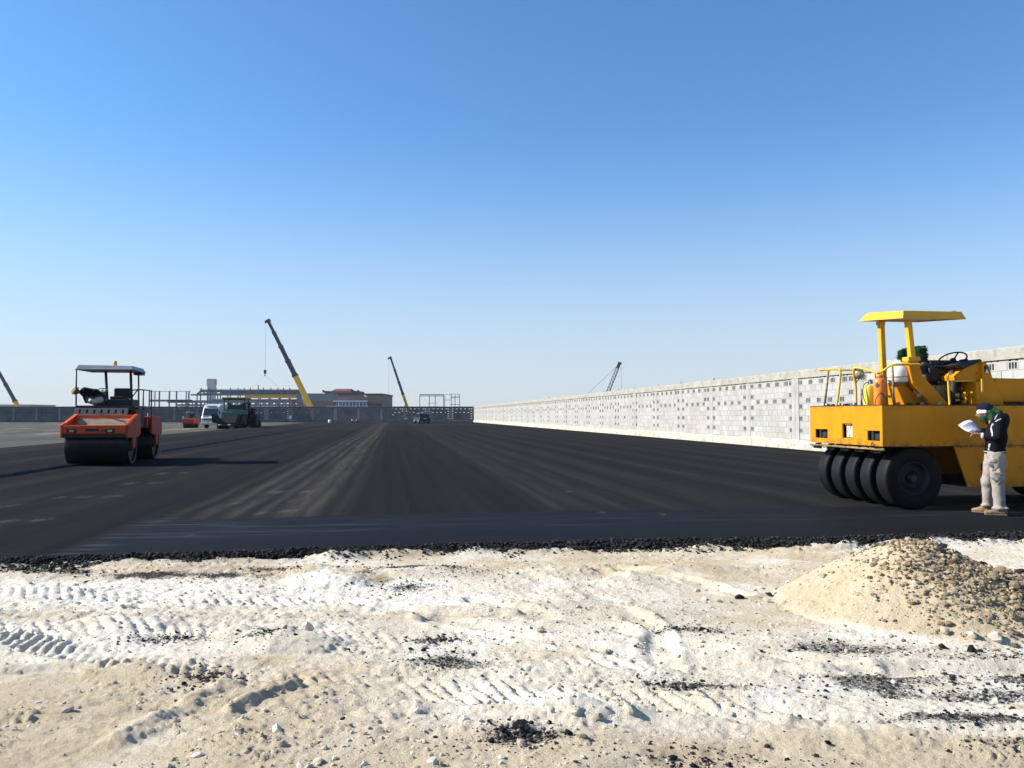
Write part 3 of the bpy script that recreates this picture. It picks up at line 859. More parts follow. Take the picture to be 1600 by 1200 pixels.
    bm_ = MB(); vs = []
    for x, t_, f_, g_ in zip(xs, top, fr, ft): vs += [(x, g_, -.2), (x, g_+.01, .10), (x, f_, t_-.05), (x, f_+.05, t_), (x, TH+.06, t_), (x, TH+.06, -.2)]
    fs = []
    for i in range(nseg):
        for q in range(6): fs.append((i*6+q, i*6+(q+1) % 6, (i+1)*6+(q+1) % 6, (i+1)*6+q))
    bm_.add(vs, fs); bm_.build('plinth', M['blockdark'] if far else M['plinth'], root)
    rb = MB()
    for k in range(nbays+1):
        if rg.random() < .45:
            for q in range(rg.randint(1, 3)):
                x = x_off + k*BAY + rg.uniform(-.3, .5); rb.bar((x, .1, Z3-.1), (x+rg.uniform(-.03, .03), .1, Z3+rg.uniform(.05, .17)), .022)
    o = rb.build('rebar_stubs', M['rebar'], root); o['kind'] = 'stuff'
    return root
# long wall: local x runs towards the camera (-u), so that local -y faces the lot
def world_vu(v, u): return Vector((v*DV[0] + u*DU[0], v*DV[1] + u*DU[1], 0))
U_END = 200.0
# column positions along u fall on 39.0, 44.2 ... from the far corner inwards
n_right = 36
u_first = 36.95 + BAY*30          # farthest column
start = world_vu(V_WALL, u_first + .0)
pb = {}
def bay_of(u): return int((u_first - u)//BAY)
for q in range(n_right):
    u_mid = u_first - (q+.5)*BAY
    if 38.5 < u_mid < 45.5: pb[q] = lambda zb: True
    elif 33 < u_mid < 38.5: pb[q] = lambda zb: zb > .9
    elif 22 < u_mid < 28.5: pb[q] = lambda zb: zb > 1.75
wall_r = wall('boundary_wall', start, YAW - PI/2, n_right, 'long sunlit grey block wall running down the right side of the lot', pb)
far_corner = world_vu(V_WALL, u_first)
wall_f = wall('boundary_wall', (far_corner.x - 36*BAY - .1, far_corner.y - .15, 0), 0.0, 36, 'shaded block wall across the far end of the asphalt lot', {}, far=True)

# ------------------------------------------------------------------ buildings beyond the far wall
def part(root, name, mat, fn, bevel=0):
    mb = MB(); fn(mb); return mb.build(name, mat, root, bevel)
# steel frame hall under construction
D = 330.0; S = D / FPX
sf = empty('steel_frame_hall', at(350, 649, D).xy.to_3d(), 0, 'grey steel frame of a hall under construction, behind the parked minibus', 'building')
def lx(px): return (px - 350) * S
def lz(py): return CAM_H + (649 - py) * S
cb = MB(); cb.box(-.2, .2, -.2, .2, 0, 1)
proto = None
def column(px, py, y=0.0, w=1.0):
    global proto
    if proto is None: proto = cb.build('column', M['steelwork'], sf); o = proto
    else:
        o = proto.copy(); COL.objects.link(o); o.parent = sf
    o.location = (lx(px), y, 0); o.scale = (w, w, lz(py))
for px in (233.5, 242, 249, 264.6, 275.7, 291, 295): column(px, 611, 0, .8 if px in (242, 291) else 1.1)
for i, px in enumerate(range(300, 466, 8)): column(px, 615 if i % 2 else 607, 0 if i % 2 else 9, .9)
for px in (240, 256, 272, 288, 310, 326, 342, 358, 374, 390, 406, 422, 438, 454): column(px, 627, 22, .8)
def hbar(name, px0, px1, py, y, h, mat='steelwork', d=.3):
    return part(sf, name, M[mat], lambda m: m.box(lx(px0), lx(px1), y-d/2, y+d/2, lz(py)-h/2, lz(py)+h/2))
for a in ((233, 300, 626, 0, .8), (233, 298, 611.5, 0, .18), (262, 466, 627.5, 0, 1.0), (298, 466, 617, 0, .6), (298, 466, 607.5, 9, .16), (300, 466, 610, 9, .9), (240, 466, 632, 22, .8), (300, 466, 623, 22, .5)):
    hbar('beam', *a)
for i in range(30):
    px = 238 + i*7.7 + (i*37 % 5)*.5
    part(sf, 'inner_column', M['steelwork'], lambda m: m.box(lx(px)-.16, lx(px)+.16, 29.8, 30.2, 0, lz(622 + (i*13 % 6))))
hbar('safety_netting', 383, 464, 619.5, -.6, 1.3, 'orange_band', .1)
hbar('gangway', 335, 465, 612.5, 9.3, 1.5, 'bluegrey', .8)
part(sf, 'lift_shaft_panel', M['redroof'], lambda m: m.box(lx(458), lx(460.5), -1, 0, 0, lz(624)))
for i, px in enumerate((302, 316, 330, 352, 368, 384, 400, 418, 434, 450)):
    part(sf, 'roof_truss', M['steelwork'], lambda m: (m.bar((lx(px-7), 8.5, lz(615)), (lx(px), 8.5, lz(609)), .45), m.bar((lx(px), 8.5, lz(609)), (lx(px+7), 8.5, lz(615)), .45), m.bar((lx(px-7), 8.5, lz(614.6)), (lx(px+7), 8.5, lz(614.6)), .5)))
for i in range(14):
    px = 305 + i*11.5
    part(sf, 'bracing', M['steelpale'], lambda m: (m.bar((lx(px-4), 22.4, lz(634)), (lx(px+4), 22.4, lz(627)), .35), m.bar((lx(px+4), 22.6, lz(634)), (lx(px-4), 22.6, lz(627)), .35)))
for i, px in enumerate((301, 313, 325, 348, 360, 370, 380, 392.7, 401, 413, 424, 433, 443, 458)):
    part(sf, 'mast', M['steelwork'], lambda m: m.box(lx(px)-.16, lx(px)+.16, 8.9, 9.1, lz(611), lz(604.5 if px != 392.7 else 600)))
part(sf, 'floor_slab', M['steelpale'], lambda m: m.box(lx(262), lx(466), 10, 26, lz(636)-.6, lz(636)))
# pale tower far behind the frame
D = 900.0; S2 = D / FPX
tw = empty('tower', at(330.5, 649, D).xy.to_3d(), 0, 'pale grey hazy tower rising far behind the steel frame', 'tower')
def tz(py): return CAM_H + (649 - py) * S2
part(tw, 'shaft', M['tower'], lambda m: m.box(-3.4, 3.4, -3.4, 3.4, 0, tz(603)))
part(tw, 'head', M['tower'], lambda m: m.box(-3.9, 3.9, -4, 4, tz(603), tz(592)))
part(tw, 'stair_box', M['tower'], lambda m: m.box(3.9, 4.9, -2, 2, tz(601), tz(596)))
# tan building with a strip of blue windows
D = 300.0; S = D / FPX
tb = empty('clad_building', at(532, 649, D).xy.to_3d(), 0, 'flat tan building with a strip of blue windows behind the far wall', 'building')
def lx(px): return (px - 532) * S
def lz(py): return CAM_H + (649 - py) * S
part(tb, 'wall', M['tan'], lambda m: m.box(lx(528), lx(597), 0, 26, 0, lz(617)), .05)
part(tb, 'blue_grey_wing', M['bluegrey'], lambda m: m.box(lx(462), lx(528) - .02, 1.2, 24, lz(627), lz(614.6)))
part(tb, 'wing_base', M['tan'], lambda m: m.box(lx(462), lx(528) - .02, 1.5, 23.5, 0, lz(627)))
part(tb, 'parapet', M['dkparapet'], lambda m: m.box(lx(527), lx(598), -.4, 26.4, lz(617), lz(614.8)))
part(tb, 'upper_wall', M['bluegrey'], lambda m: m.box(lx(528.5), lx(596), .5, 26, lz(619.5), lz(617) - .02))
part(tb, 'ledge', M['whitetrim'], lambda m: m.box(lx(522), lx(575), -1.4, .02, lz(627.6), lz(626.2)))
part(tb, 'sill', M['whitetrim'], lambda m: m.box(lx(512), lx(575), -1.4, .02, lz(636), lz(634.6)))
part(tb, 'window_band', M['dkparapet'], lambda m: m.box(lx(522), lx(574.5), -.6, .02, lz(634.6), lz(627.6)))
for i in range(9):
    px = 525 + i*5.4
    part(tb, 'window', M['winblue'], lambda m: m.box(lx(px), lx(px+4.4), -.75, -.58, lz(634.2), lz(628.4)))
    part(tb, 'mullion', M['whitetrim'], lambda m: m.box(lx(px+4.5), lx(px+5.3), -.8, -.58, lz(634.6), lz(629)))
part(tb, 'floodlight', M['whitetrim'], lambda m: m.obox((lx(571.5), -.8, lz(618.8)), (1.1, .3, .5), (0, .5, 0)))
part(tb, 'side_shade', M['dkparapet'], lambda m: m.box(lx(576), lx(596.5), -.3, .02, lz(636), lz(630.5)))
# pavilion with dark red roof
D = 380.0; S = D / FPX
pv = empty('pavilion', at(532, 649, D).xy.to_3d(), 0, 'pavilion with dark red hipped roof rising over the tan building', 'building')
part(pv, 'hall', M['tan'], lambda m: m.box((508-532)*S, (558-532)*S, 0, 14, 0, CAM_H + (649-613.5)*S))
part(pv, 'wing_roof', M['dkparapet'], lambda m: m.box((504.5-532)*S, (561-532)*S, -1, 14, CAM_H + (649-613.5)*S, CAM_H + (649-611)*S))
def roof(m):
    z0, z1 = CAM_H + (649-613)*S, CAM_H + (649-607)*S
    a, b, c, d = (515-532)*S, (551-532)*S, (522-532)*S, (544-532)*S
    m.hexa([(a, -2, z0), (b, -2, z0), (b, 15, z0), (a, 15, z0), (c, 4, z1), (d, 4, z1), (d, 9, z1), (c, 9, z1)])
part(pv, 'roof', M['redroof'], roof)
for px in (505.5, 560):
    part(pv, 'roof_finial', M['dkparapet'], lambda m: m.box((px-532)*S-.4, (px-532)*S+.4, -1.2, 0, CAM_H+(649-611)*S, CAM_H+(649-609.6)*S))
# scaffold frame right of the middle crane
D = 260.0; S = D / FPX
sc = empty('scaffold_frame', at(687, 649, D).xy.to_3d(), 0, 'thin bare scaffold frame standing behind the wall above the parked car', 'scaffold')
for px, py in ((656, 616), (671, 618), (680, 618), (693, 616.5), (695, 618), (705, 615), (711, 617), (718, 615.5)):
    part(sc, 'pole', M['steelwork'], lambda m: m.box((px-687)*S-.09, (px-687)*S+.09, -.09, .09, 0, CAM_H+(649-py)*S))
for a, b, py, h in ((656, 693, 617, .32), (656, 694, 619, .12), (693, 718, 616, .12), (704, 718, 620.5, .25), (693, 706, 625, .12), (704, 718, 632, .15), (668, 684, 630, .1)):
    part(sc, 'rail', M['steelwork'], lambda m: m.box((a-687)*S, (b-687)*S, .1, .28, CAM_H+(649-py)*S-h/2, CAM_H+(649-py)*S+h/2))
# low pale building on the far left
D = 320.0; S = D / FPX
lb = empty('low_building', at(10, 649, D).xy.to_3d(), 0, 'long low pale building at the left edge behind the wall', 'building')
M['paleb'] = plain('pale_plaster', (.42, .38, .33), .9, 0, .1, .2)
part(lb, 'wall', M['paleb'], lambda m: m.box(-60, (46-10)*S, 0, 18, 0, CAM_H+(649-633.5)*S))
part(lb, 'roof', M['tower'], lambda m: m.box(-60.4, (47-10)*S, -.5, 18.5, CAM_H+(649-633.5)*S, CAM_H+(649-632)*S))

# ------------------------------------------------------------------ cranes
def wheel(mb, c, r, w, axis='y', n=18):
    mb.lathe([(.001, -w/2), (r*.55, -w/2), (r*.6, -w*.42), (r*.95, -w/2), (r, -w*.35), (r, w*.35), (r*.95, w/2), (r*.6, w*.42), (r*.55, w/2), (.001, w/2)], c, axis, n)
def crane(px_tip, py_tip, px_b, py_b, D, split, wpx, label, hook=None, col=('crane_dark', 'crane_yellow'), lattice=False, yoff=0.0):
    tip = at(px_tip, py_tip, D); b0 = at(px_b, py_b, D)
    d = (b0 - tip); foot = tip + d * ((tip.z - 2.6) / (tip.z - b0.z))
    root = empty('mobile_crane', (foot.x, D, 0), 0, label, 'crane', 'cranes behind the walls')
    O = Vector((foot.x, D, 0)); P0 = foot - O; P1 = tip - O
    S = D / FPX; side = Vector((0, 1, 0)); ax = (P1 - P0).normalized(); nrm = ax.cross(side).normalized()
    L = (P1 - P0).length
    def boxsec(t0, t1, w):
        mb = MB(); mb.bar(P0 + ax*L*t0, P0 + ax*L*t1, w, w*.95, up=tuple(nrm)); return mb
    if not lattice:
        ts = split
        for i in range(len(ts)-1):
            w = wpx*S*(1 - .115*i)
            boxsec(ts[i], ts[i+1], w).build('boom_section', M[col[1] if i == 0 else col[0]], root, w*.08)
            if i < len(ts)-2: boxsec(ts[i+1]-.012, ts[i+1]+.012, w*1.12).build('boom_collar', M[col[0]], root)
        hd = MB(); hd.bar(P1 - ax*.3 + nrm*.0, P1 + ax*.5, wpx*S*.9, wpx*S*.8, up=tuple(nrm)); hs = -1 if P1.x < P0.x else 1
        hd.bar(P1 + ax*.2, P1 + ax*.1 + Vector((hs*1.0, 0, -.5)), .5, .6); hd.build('boom_head', M['crane_dark'], root)
        lc = MB(); lc.tube([Vector((P0.x + hs*1.6, 0, 1.9)), P0 + ax*L*ts[1]*.72], wpx*S*.2, 8); lc.build('lift_cylinder', M['steel'], root)
    else:
        w = wpx*S/2; n = 26
        for sx in (-1, 1):
            for sy in (-1, 1):
                mb = MB(); tp = lambda t: w*(1 - .5*max(0, (t-.85)/.15))
                mb.tube([P0 + nrm*sx*w*.5 + side*sy*w*.5, P0 + ax*L*.12 + nrm*sx*w + side*sy*w, P0 + ax*L*.85 + nrm*sx*w + side*sy*w, P1 + nrm*sx*w*.4 + side*sy*w*.4], .075, 6); mb.build('chord', M['crane_dark'], root)
        mb = MB()
        for i in range(n):
            t0, t1 = .05 + .92*i/n, .05 + .92*(i+1)/n
            for sy in (-1, 1):
                s0 = 1 if i % 2 else -1
                mb.tube([P0 + ax*L*t0 + nrm*s0*w*.9 + side*sy*w, P0 + ax*L*t1 - nrm*s0*w*.9 + side*sy*w], .04, 5)
                mb.tube([P0 + ax*L*t0 + side*s0*w*.9 + nrm*sy*w, P0 + ax*L*t1 - side*s0*w*.9 + nrm*sy*w], .04, 5)
        mb.build('lacing', M['crane_dark'], root)['kind'] = 'stuff'
        hd = MB(); hd.bar(P1 - ax*1.0, P1 + ax*.5, w*1.7, w*1.9, up=tuple(nrm)); hd.bar(P1 + ax*.3 - nrm*.2, P1 + ax*.1 + Vector((.55, 0, .1)), .4, .45); hd.build('boom_head', M['crane_dark'], root)
        hs = 1
        pn = MB(); pn.tube([P1, P0 + Vector((-5.5, 0, 1.5))], .04, 5); pn.build('pendant_rope', M['cable'], root)
    if hook:
        hp = at(hook[0], hook[1], D) - O; hb = at(hook[0], hook[2], D) - O
        top = P1 + ax*.1 + Vector((hs*.95, 0, -.4)); top.x = hp.x
        mb = MB(); mb.tube([top, hp], .035 if not lattice else .03, 5); mb.build('hoist_rope', M['cable'], root)
        mb = MB(); mb.box(hb.x-.35, hb.x+.35, -.25, .25, hb.z+.35*(hp.z-hb.z), hp.z); mb.tube([(hb.x, 0, hb.z+.6), (hb.x, 0, hb.z+.2), (hb.x+.2, 0, hb.z), (hb.x-.2, 0, hb.z+.15)], .12, 6); mb.build('hook_block', M['crane_dark'], root)
    # carrier
    mb = MB(); mb.box(-5.5, 5.5, -1.3, 1.3, .7, 1.5); mb.box(-2.0, 2.6, -1.2, 1.2, 1.5, 2.6); mb.build('carrier', M['crane_yellow'], root, .06)
    mb = MB(); mb.box(3.0, 4.6, -1.25, 1.25, 1.55, 3.0); mb.build('counterweight', M['crane_dark'], root, .05)
    mb = MB(); mb.prism([(-3.4, 1.5), (-1.9, 1.5), (-1.9, 3.0), (-2.9, 3.0), (-3.4, 2.3)], 'y', -1.2, -.2); mb.build('cab', M['glass'], root, .05)
    for x in (-4.4, -2.8, 2.6, 4.2):
        for y in (-1.15, 1.15):
            mb = MB(); wheel(mb, (x, y, .55), .6, .4); mb.build('wheel', M['rubber'], root)
    return root
c1 = crane(418, 501.5, 484.5, 634, 260, (0, .40, .56, .72, .87, 1.0), 8.0, 'tallest yellow crane with dark telescopic boom leaning left and hanging hook', (413.8, 578, 587))
o1 = c1.location
mb = MB(); hk = at(413.8, 587, 260) - o1
mb.tube([hk, at(392, 606, 262) - o1], .025, 4); mb.tube([hk, at(436, 605, 262) - o1], .025, 4); mb.build('lifting_sling', M['cable'], c1)
crane(610, 559, 636, 635, 330, (0, .34, .55, .78, 1.0), 4.3, 'slender yellow crane with dark leaning boom near the middle of the skyline', (607.3, 633, 638))
crane(967.5, 569, 949.5, 613, 200, None, 4.6, 'dark lattice boom crane leaning right behind the sunlit wall', (971, 630, 634), lattice=True)
crane(-22, 548, 27, 633, 280, (0, .18, .45, .7, 1.0), 5.2, 'dark crane boom cut by the left edge of the picture', None)

# ------------------------------------------------------------------ yellow pneumatic tyre roller (right)
PX, PY = 5.96, 13.75
ptr = empty('tyre_roller', (PX, PY, 0), YAW, 'large yellow pneumatic tyre roller with flat canopy beside the man reading papers', 'road roller')
W = 2.40; ZB, ZT = 1.03, 1.69; LEN = 4.9
Y_ = M['yellow']
# front plate (faces local -x) : build in xz plane then turn so that its face looks along -x
def front_plate(m):
    holes = [(.07, .44, ZB+.085, ZB+.25), (.90, 1.24, ZB+.11, ZB+.36), (1.75, 2.2, ZB+.085, ZB+.25)]
    m.plate_holes(0, W, ZB, ZT, holes, 0, .03)
    m.v = [(y, x, z) for x, y, z in m.v]
part(ptr, 'front_plate', Y_, front_plate)
def side_plate(m):
    m.plate_holes(.031, LEN, ZB, ZT-.001, [(1.72, 1.90, ZB+.17, ZB+.29)], 0, .03)
part(ptr, 'side_plate', Y_, side_plate)
part(ptr, 'side_plate', Y_, lambda m: m.box(.031, LEN, W-.03, W, ZB, ZT-.001))
part(ptr, 'rear_plate', Y_, lambda m: m.box(LEN-.03, LEN-.001, .031, W-.031, ZB, ZT-.002))
part(ptr, 'deck', M['deck'], lambda m: m.box(.035, LEN-.035, .035, W-.035, ZT-.05, ZT-.012))
part(ptr, 'deck_edge', M['deck'], lambda m: (m.box(-.004, .03, -.004, W+.004, ZT, ZT+.014), m.box(.031, LEN, -.004, .03, ZT, ZT+.014), m.box(.031, LEN, W-.03, W+.004, ZT, ZT+.014)))
part(ptr, 'recess_lining', M['black'], lambda m: m.box(.10, .14, .031, W-.031, ZB+.01, ZT-.06))
part(ptr, 'ballast_tank', M['black'], lambda m: m.box(.2, LEN-.1, .12, W-.12, ZB-.02, ZT-.08))
part(ptr, 'recess_plate', M['plate'], lambda m: m.box(.06, .09, .94, 1.20, ZB+.12, ZB+.33))
part(ptr, 'recess_tab', M['yellow_trim'], lambda m: m.box(.03, .08, 1.0, 1.2, ZB+.335, ZB+.352))
for y in (.24, 1.97):
    part(ptr, 'recess_bracket', M['black'], lambda m: (m.box(.03, .1, y-.12, y+.02, ZB+.10, ZB+.20), m.box(.02, .05, y+.06, y+.12, ZB+.09, ZB+.24)), .01)
# lower side panel between the axles
def lower(m): m.prism([(1.26, ZB-.002), (3.55, ZB-.002), (3.40, .36), (1.50, .36)], 'y', .012, .045)
part(ptr, 'lower_side_panel', Y_, lower)
part(ptr, 'lower_side_panel', Y_, lambda m: m.prism([(1.26, ZB-.002), (3.55, ZB-.002), (3.40, .36), (1.50, .36)], 'y', W-.045, W-.012))
part(ptr, 'belly_pan', M['black'], lambda m: m.box(1.5, 3.4, .06, W-.06, .36, .40))
part(ptr, 'panel_recess', M['black'], lambda m: m.box(1.725, 1.925, .003, .0115, .625, .745))
part(ptr, 'recess_liner', M['black'], lambda m: m.box(1.70, 1.92, .06, .09, ZB+.15, ZB+.31))
part(ptr, 'weld_seam', M['deck'], lambda m: m.box(1.2, LEN, -.004, .0, ZB-.004, ZB+.008))
# wheels
def tyre_mesh():
    mb = MB(); R, w = .505, .30
    mb.lathe([(.27, -w*.44), (.30, -w*.49), (.37, -w*.52), (.44, -w*.515), (.475, -w*.495), (.494, -w*.465), (R, -w*.41), (R+.001, -w*.2), (R+.002, 0), (R+.001, w*.2), (R, w*.41), (.494, w*.465), (.475, w*.495), (.44, w*.515), (.37, w*.52), (.30, w*.49), (.27, w*.44)], (0, 0, 0), 'y', 48)
    return mb
def rim_mesh():
    mb = MB(); w = .30
    mb.lathe([(.001, -w*.16), (.10, -w*.16), (.12, -w*.30), (.16, -w*.30), (.19, -w*.12), (.235, -w*.16), (.25, -w*.46), (.275, -w*.46), (.275, w*.46), (.2, w*.3), (.001, w*.3)], (0, 0, 0), 'y', 32)
    for k in range(8):
        a = 2*PI*k/8; mb.cyl((.14*math.cos(a), -w*.33, .14*math.sin(a)), .012, .02, 'y', 6)
    return mb
t0 = None
def ptr_wheel(x, y):
    global t0
    if t0 is None:
        t0 = tyre_mesh().build('wheel', M['rubber'], ptr); r = rim_mesh().build('rim', M['rim'], t0); o = t0
    else: o = copy_tree(t0, ptr)
    o.location = (x, y, .503); return o
for i in range(5): ptr_wheel(.60, .24 + i*.485)
for i in range(4): ptr_wheel(4.25, .48 + i*.485)
part(ptr, 'front_axle', M['black'], lambda m: (m.tube([(.6, .1, .503), (.6, 2.3, .503)], .06, 10), m.box(.45, .75, .45, .60, .5, ZB), m.box(.45, .75, 1.8, 1.95, .5, ZB)))
part(ptr, 'rear_axle', M['black'], lambda m: (m.tube([(4.25, .3, .503), (4.25, 2.1, .503)], .06, 10), m.box(4.1, 4.4, .68, .8, .5, ZB), m.box(4.1, 4.4, 1.6, 1.72, .5, ZB)))
# sprinkler bar and scrapers under the front
part(ptr, 'sprinkler_bar', M['wornpost'], lambda m: (m.tube([(-.03, -.10, .975), (-.03, 2.34, .985)], .016, 8), m.tube([(.06, .05, .99), (.06, 2.3, .99)], .014, 6)))
for i in range(5):
    y = .24 + i*.485
    part(ptr, 'scraper', M['black'], lambda m: (m.bar((.03, y-.13, .955), (.03, y+.13, .955), .03, .07), m.bar((-.03, y, .97), (.10, y, 1.03), .03, .04), m.bar((.0, y+.08, .93), (.05, y+.08, 1.02), .02, .02)))
part(ptr, 'spray_hose', M['black'], lambda m: m.tube([(-.02, .12, .98), (-.05, .22, 1.09), (-.03, .30, 1.02), (-.02, .5, .965), (-.02, .8, .96)], .008, 6))
part(ptr, 'spray_hose', M['black'], lambda m: m.tube([(-.03, 2.3, .98), (-.06, 2.15, .94), (.0, 2.0, 1.0), (-.03, 1.85, .95), (-.03, 1.6, .97)], .008, 6))
# hand rails on the deck
def rail(m, pts, r=.02): m.tube(pts, r, 8)
def smooth_pts(pts, n=5):
    P = [Vector(p) for p in pts]; out = []
    for i in range(len(P)-1):
        a, b, c, d = P[max(i-1, 0)], P[i], P[i+1], P[min(i+2, len(P)-1)]
        for k in range(n):
            t = k/n; out.append(.5*((2*b) + (c-a)*t + (2*a-5*b+4*c-d)*t*t + (-a+3*b-3*c+d)*t**3))
    out.append(P[-1]); return out
def pw(zx, zy, t):
    """a spot seen at zx,zy in the deck close-up (photo 1220.., 460..), t metres in from the near side -> local"""
    px, py = 1220 + zx*.31667, 460 + zy*.31667
    k = (px - 800)/FPX
    c, s = math.cos(YAW), math.sin(YAW)
    # world X = PX + c*x - s*t ; Y = PY + s*x + c*t
    x = (k*(PY + c*t) - PX + s*t) / (c - k*s)
    Yw = PY + s*x + c*t
    return Vector((x, t, CAM_H + (649 - py)/FPX*Yw))
RT = 1.75
part(ptr, 'hand_rail', M['yellow_trim'], lambda m: (rail(m, smooth_pts([pw(190, 374, 2.25), pw(250, 370, 2.05), pw(288, 369, 1.72), pw(296, 385, 1.68), pw(290, 450, 1.68), (pw(275, 540, 1.68).x, 1.68, ZT)], 5))))
part(ptr, 'hand_rail_leg', M['wornpost'], lambda m: rail(m, [pw(238, 374, 2.1), (pw(215, 545, 2.1).x, 2.1, ZT)]))
part(ptr, 'hand_rail', M['yellow_trim'], lambda m: rail(m, smooth_pts([(pw(372, 540, 1.15).x, 1.15, ZT), pw(370, 450, 1.15), pw(360, 395, 1.15), pw(364, 367, 1.13), pw(385, 362, 1.05), pw(430, 372, .85), pw(478, 386, .6), pw(510, 375, .4), pw(545, 350, .18), pw(570, 346, .12), pw(640, 345, .1), pw(695, 346, .1)], 4), .021))
part(ptr, 'hand_rail_leg', M['wornpost'], lambda m: rail(m, [pw(553, 350, .12), (pw(557, 545, .12).x, .12, ZT)]))
part(ptr, 'cross_rail', M['wornpost'], lambda m: rail(m, [pw(295, 374, 1.7), pw(362, 372, 1.2)], .017))
part(ptr, 'hand_rail_leg', M['wornpost'], lambda m: rail(m, [pw(398, 490, 1.3), (pw(398, 546, 1.3).x, 1.3, ZT)], .018))
# round work lamp
lp = pw(387, 392, 1.15)
part(ptr, 'work_lamp', M['glassy'], lambda m: m.lathe([(.001, -.095), (.05, -.085), (.085, -.045), (.095, 0), (.085, .045), (.05, .085), (.001, .095)], lp, 'x', 20))
part(ptr, 'lamp_bracket', M['wornpost'], lambda m: (m.tube([lp + Vector((0, .0, -.09)), lp + Vector((-.05, 0, -.16)), lp + Vector((-.06, 0, -.05))], .012, 6), m.box(lp.x-.075, lp.x-.055, lp.y-.02, lp.y+.02, lp.z-.12, lp.z+.08)))
# big white can, seat support, fairing, posts, canopy
wt = pw(583, 392, .62)
def can(m): m.lathe([(.001, .235), (.05, .235), (.055, .20), (.10, .185), (.165, .12), (.182, .03), (.180, -.06), (.165, -.13), (.12, -.175), (.001, -.185)], wt, 'z', 26)
canp = part(ptr, 'water_can', M['white_tank'], can); canp.scale = (1, 1, 1)
part(ptr, 'can_strap', M['wornpost'], lambda m: m.lathe([(.180, -.062), (.186, -.062), (.186, -.050), (.181, -.050)], wt, 'z', 26))
part(ptr, 'can_ring', M['deck'], lambda m: (m.lathe([(.15, -.17), (.168, -.17), (.168, -.15), (.15, -.15)], wt, 'z', 24, True), m.bar(wt + Vector((.1, .1, -.16)), (wt.x+.12, wt.y+.1, ZT), .04)))
# near and far roof posts with their sloping feet
zc = pw(640, 128, .45).z
def post(m, a, b, w=.085, d=.10): m.bar(a, b, w, d, up=(0, 1, 0))
n_top, n_bot = pw(634, 132, .45), pw(650, 318, .45)
f_top, f_bot = pw(500, 142, 1.22), pw(507, 372, 1.22)
part(ptr, 'canopy_post', M['yellow_pole'], lambda m: post(m, n_top, n_bot), .006)
part(ptr, 'canopy_post', M['yellow_pole'], lambda m: post(m, f_top, (f_bot.x+.02, 1.22, ZT)), .006)
part(ptr, 'post_bracket', M['yellow_pole'], lambda m: m.box(n_bot.x-.12, n_bot.x+.10, .36, .54, n_bot.z-.04, n_bot.z+.03), .006)
part(ptr, 'post_bracket', M['yellow_pole'], lambda m: (m.box(f_top.x-.06, f_top.x+.05, 1.16, 1.28, f_top.z-.03, f_top.z+.03)), .006)
def fairing(m, t, w):
    q = [pw(617, 325, t), pw(668, 320, t), pw(690, 400, t), pw(820, 548, t), pw(735, 548, t), pw(640, 440, t)]
    m.prism([(p.x, max(p.z, ZT+.003)) for p in q], 'y', t - w/2, t + w/2)
part(ptr, 'post_fairing', M['yellow'], lambda m: fairing(m, .45, .14), .012)
part(ptr, 'post_fairing', M['yellow'], lambda m: fairing(m, 1.22, .14), .012)
part(ptr, 'slope_plate', M['yellow'], lambda m: m.prism([(p.x, max(p.z, ZT+.004)) for p in (pw(560, 452, .62), pw(600, 445, .62), pw(722, 548, .62), pw(600, 548, .62))], 'y', .56, .74), .01)
part(ptr, 'slope_plate', M['yellow'], lambda m: m.prism([(p.x, max(p.z, ZT+.004)) for p in (pw(540, 440, 1.2), pw(640, 430, 1.2), pw(700, 548, 1.2), pw(560, 548, 1.2))], 'y', 1.1, 1.5), .01)
sn = pw(682, 498, .37)
part(ptr, 'pipe_stub', M['steel'], lambda m: m.cyl((sn.x, .37, sn.z), .032, .04, 'y', 14))
# canopy: shallow folded tray
def canopy(m):
    zb = zc + .01; x0, x1, y0, y1 = pw(608, 130, .2).x, pw(925, 117, .2).x, .2, 1.52
    r = .09                                             # rises a little to the far side
    bot = [(x0, y0, zb), (x1, y0, zb), (x1-.02, y1, zb+r), (x0-.02, y1, zb+r)]
    top = [(x0+.03, y0+.03, zb+.13), (x1-.07, y0+.03, zb+.13), (x1-.07, y1-.22, zb+.13+r), (x0+.03, y1-.22, zb+.13+r)]
    m.add(bot + top, [(0, 1, 5, 4), (1, 2, 6, 5), (2, 3, 7, 6), (3, 0, 4, 7), (4, 5, 6, 7)])
    ins = [(x0+.06, y0+.06, zb+.02), (x1-.06, y0+.06, zb+.02), (x1-.08, y1-.08, zb+.02+r), (x0+.04, y1-.08, zb+.02+r)]
    m.add(bot + ins, [(0, 4, 5, 1), (1, 5, 6, 2), (2, 6, 7, 3), (3, 7, 4, 0), (7, 6, 5, 4)])
cnp = part(ptr, 'canopy', M['yellow_pole'], canopy, .008)
cz = pw(862, 84, .5)
part(ptr, 'roof_debris', M['rebar'], lambda m: (m.obox(cz, (.05, .05, .03), (0, 0, .4)), m.obox(cz + Vector((.05, .05, 0)), (.06, .03, .025), (0, .2, 1))))
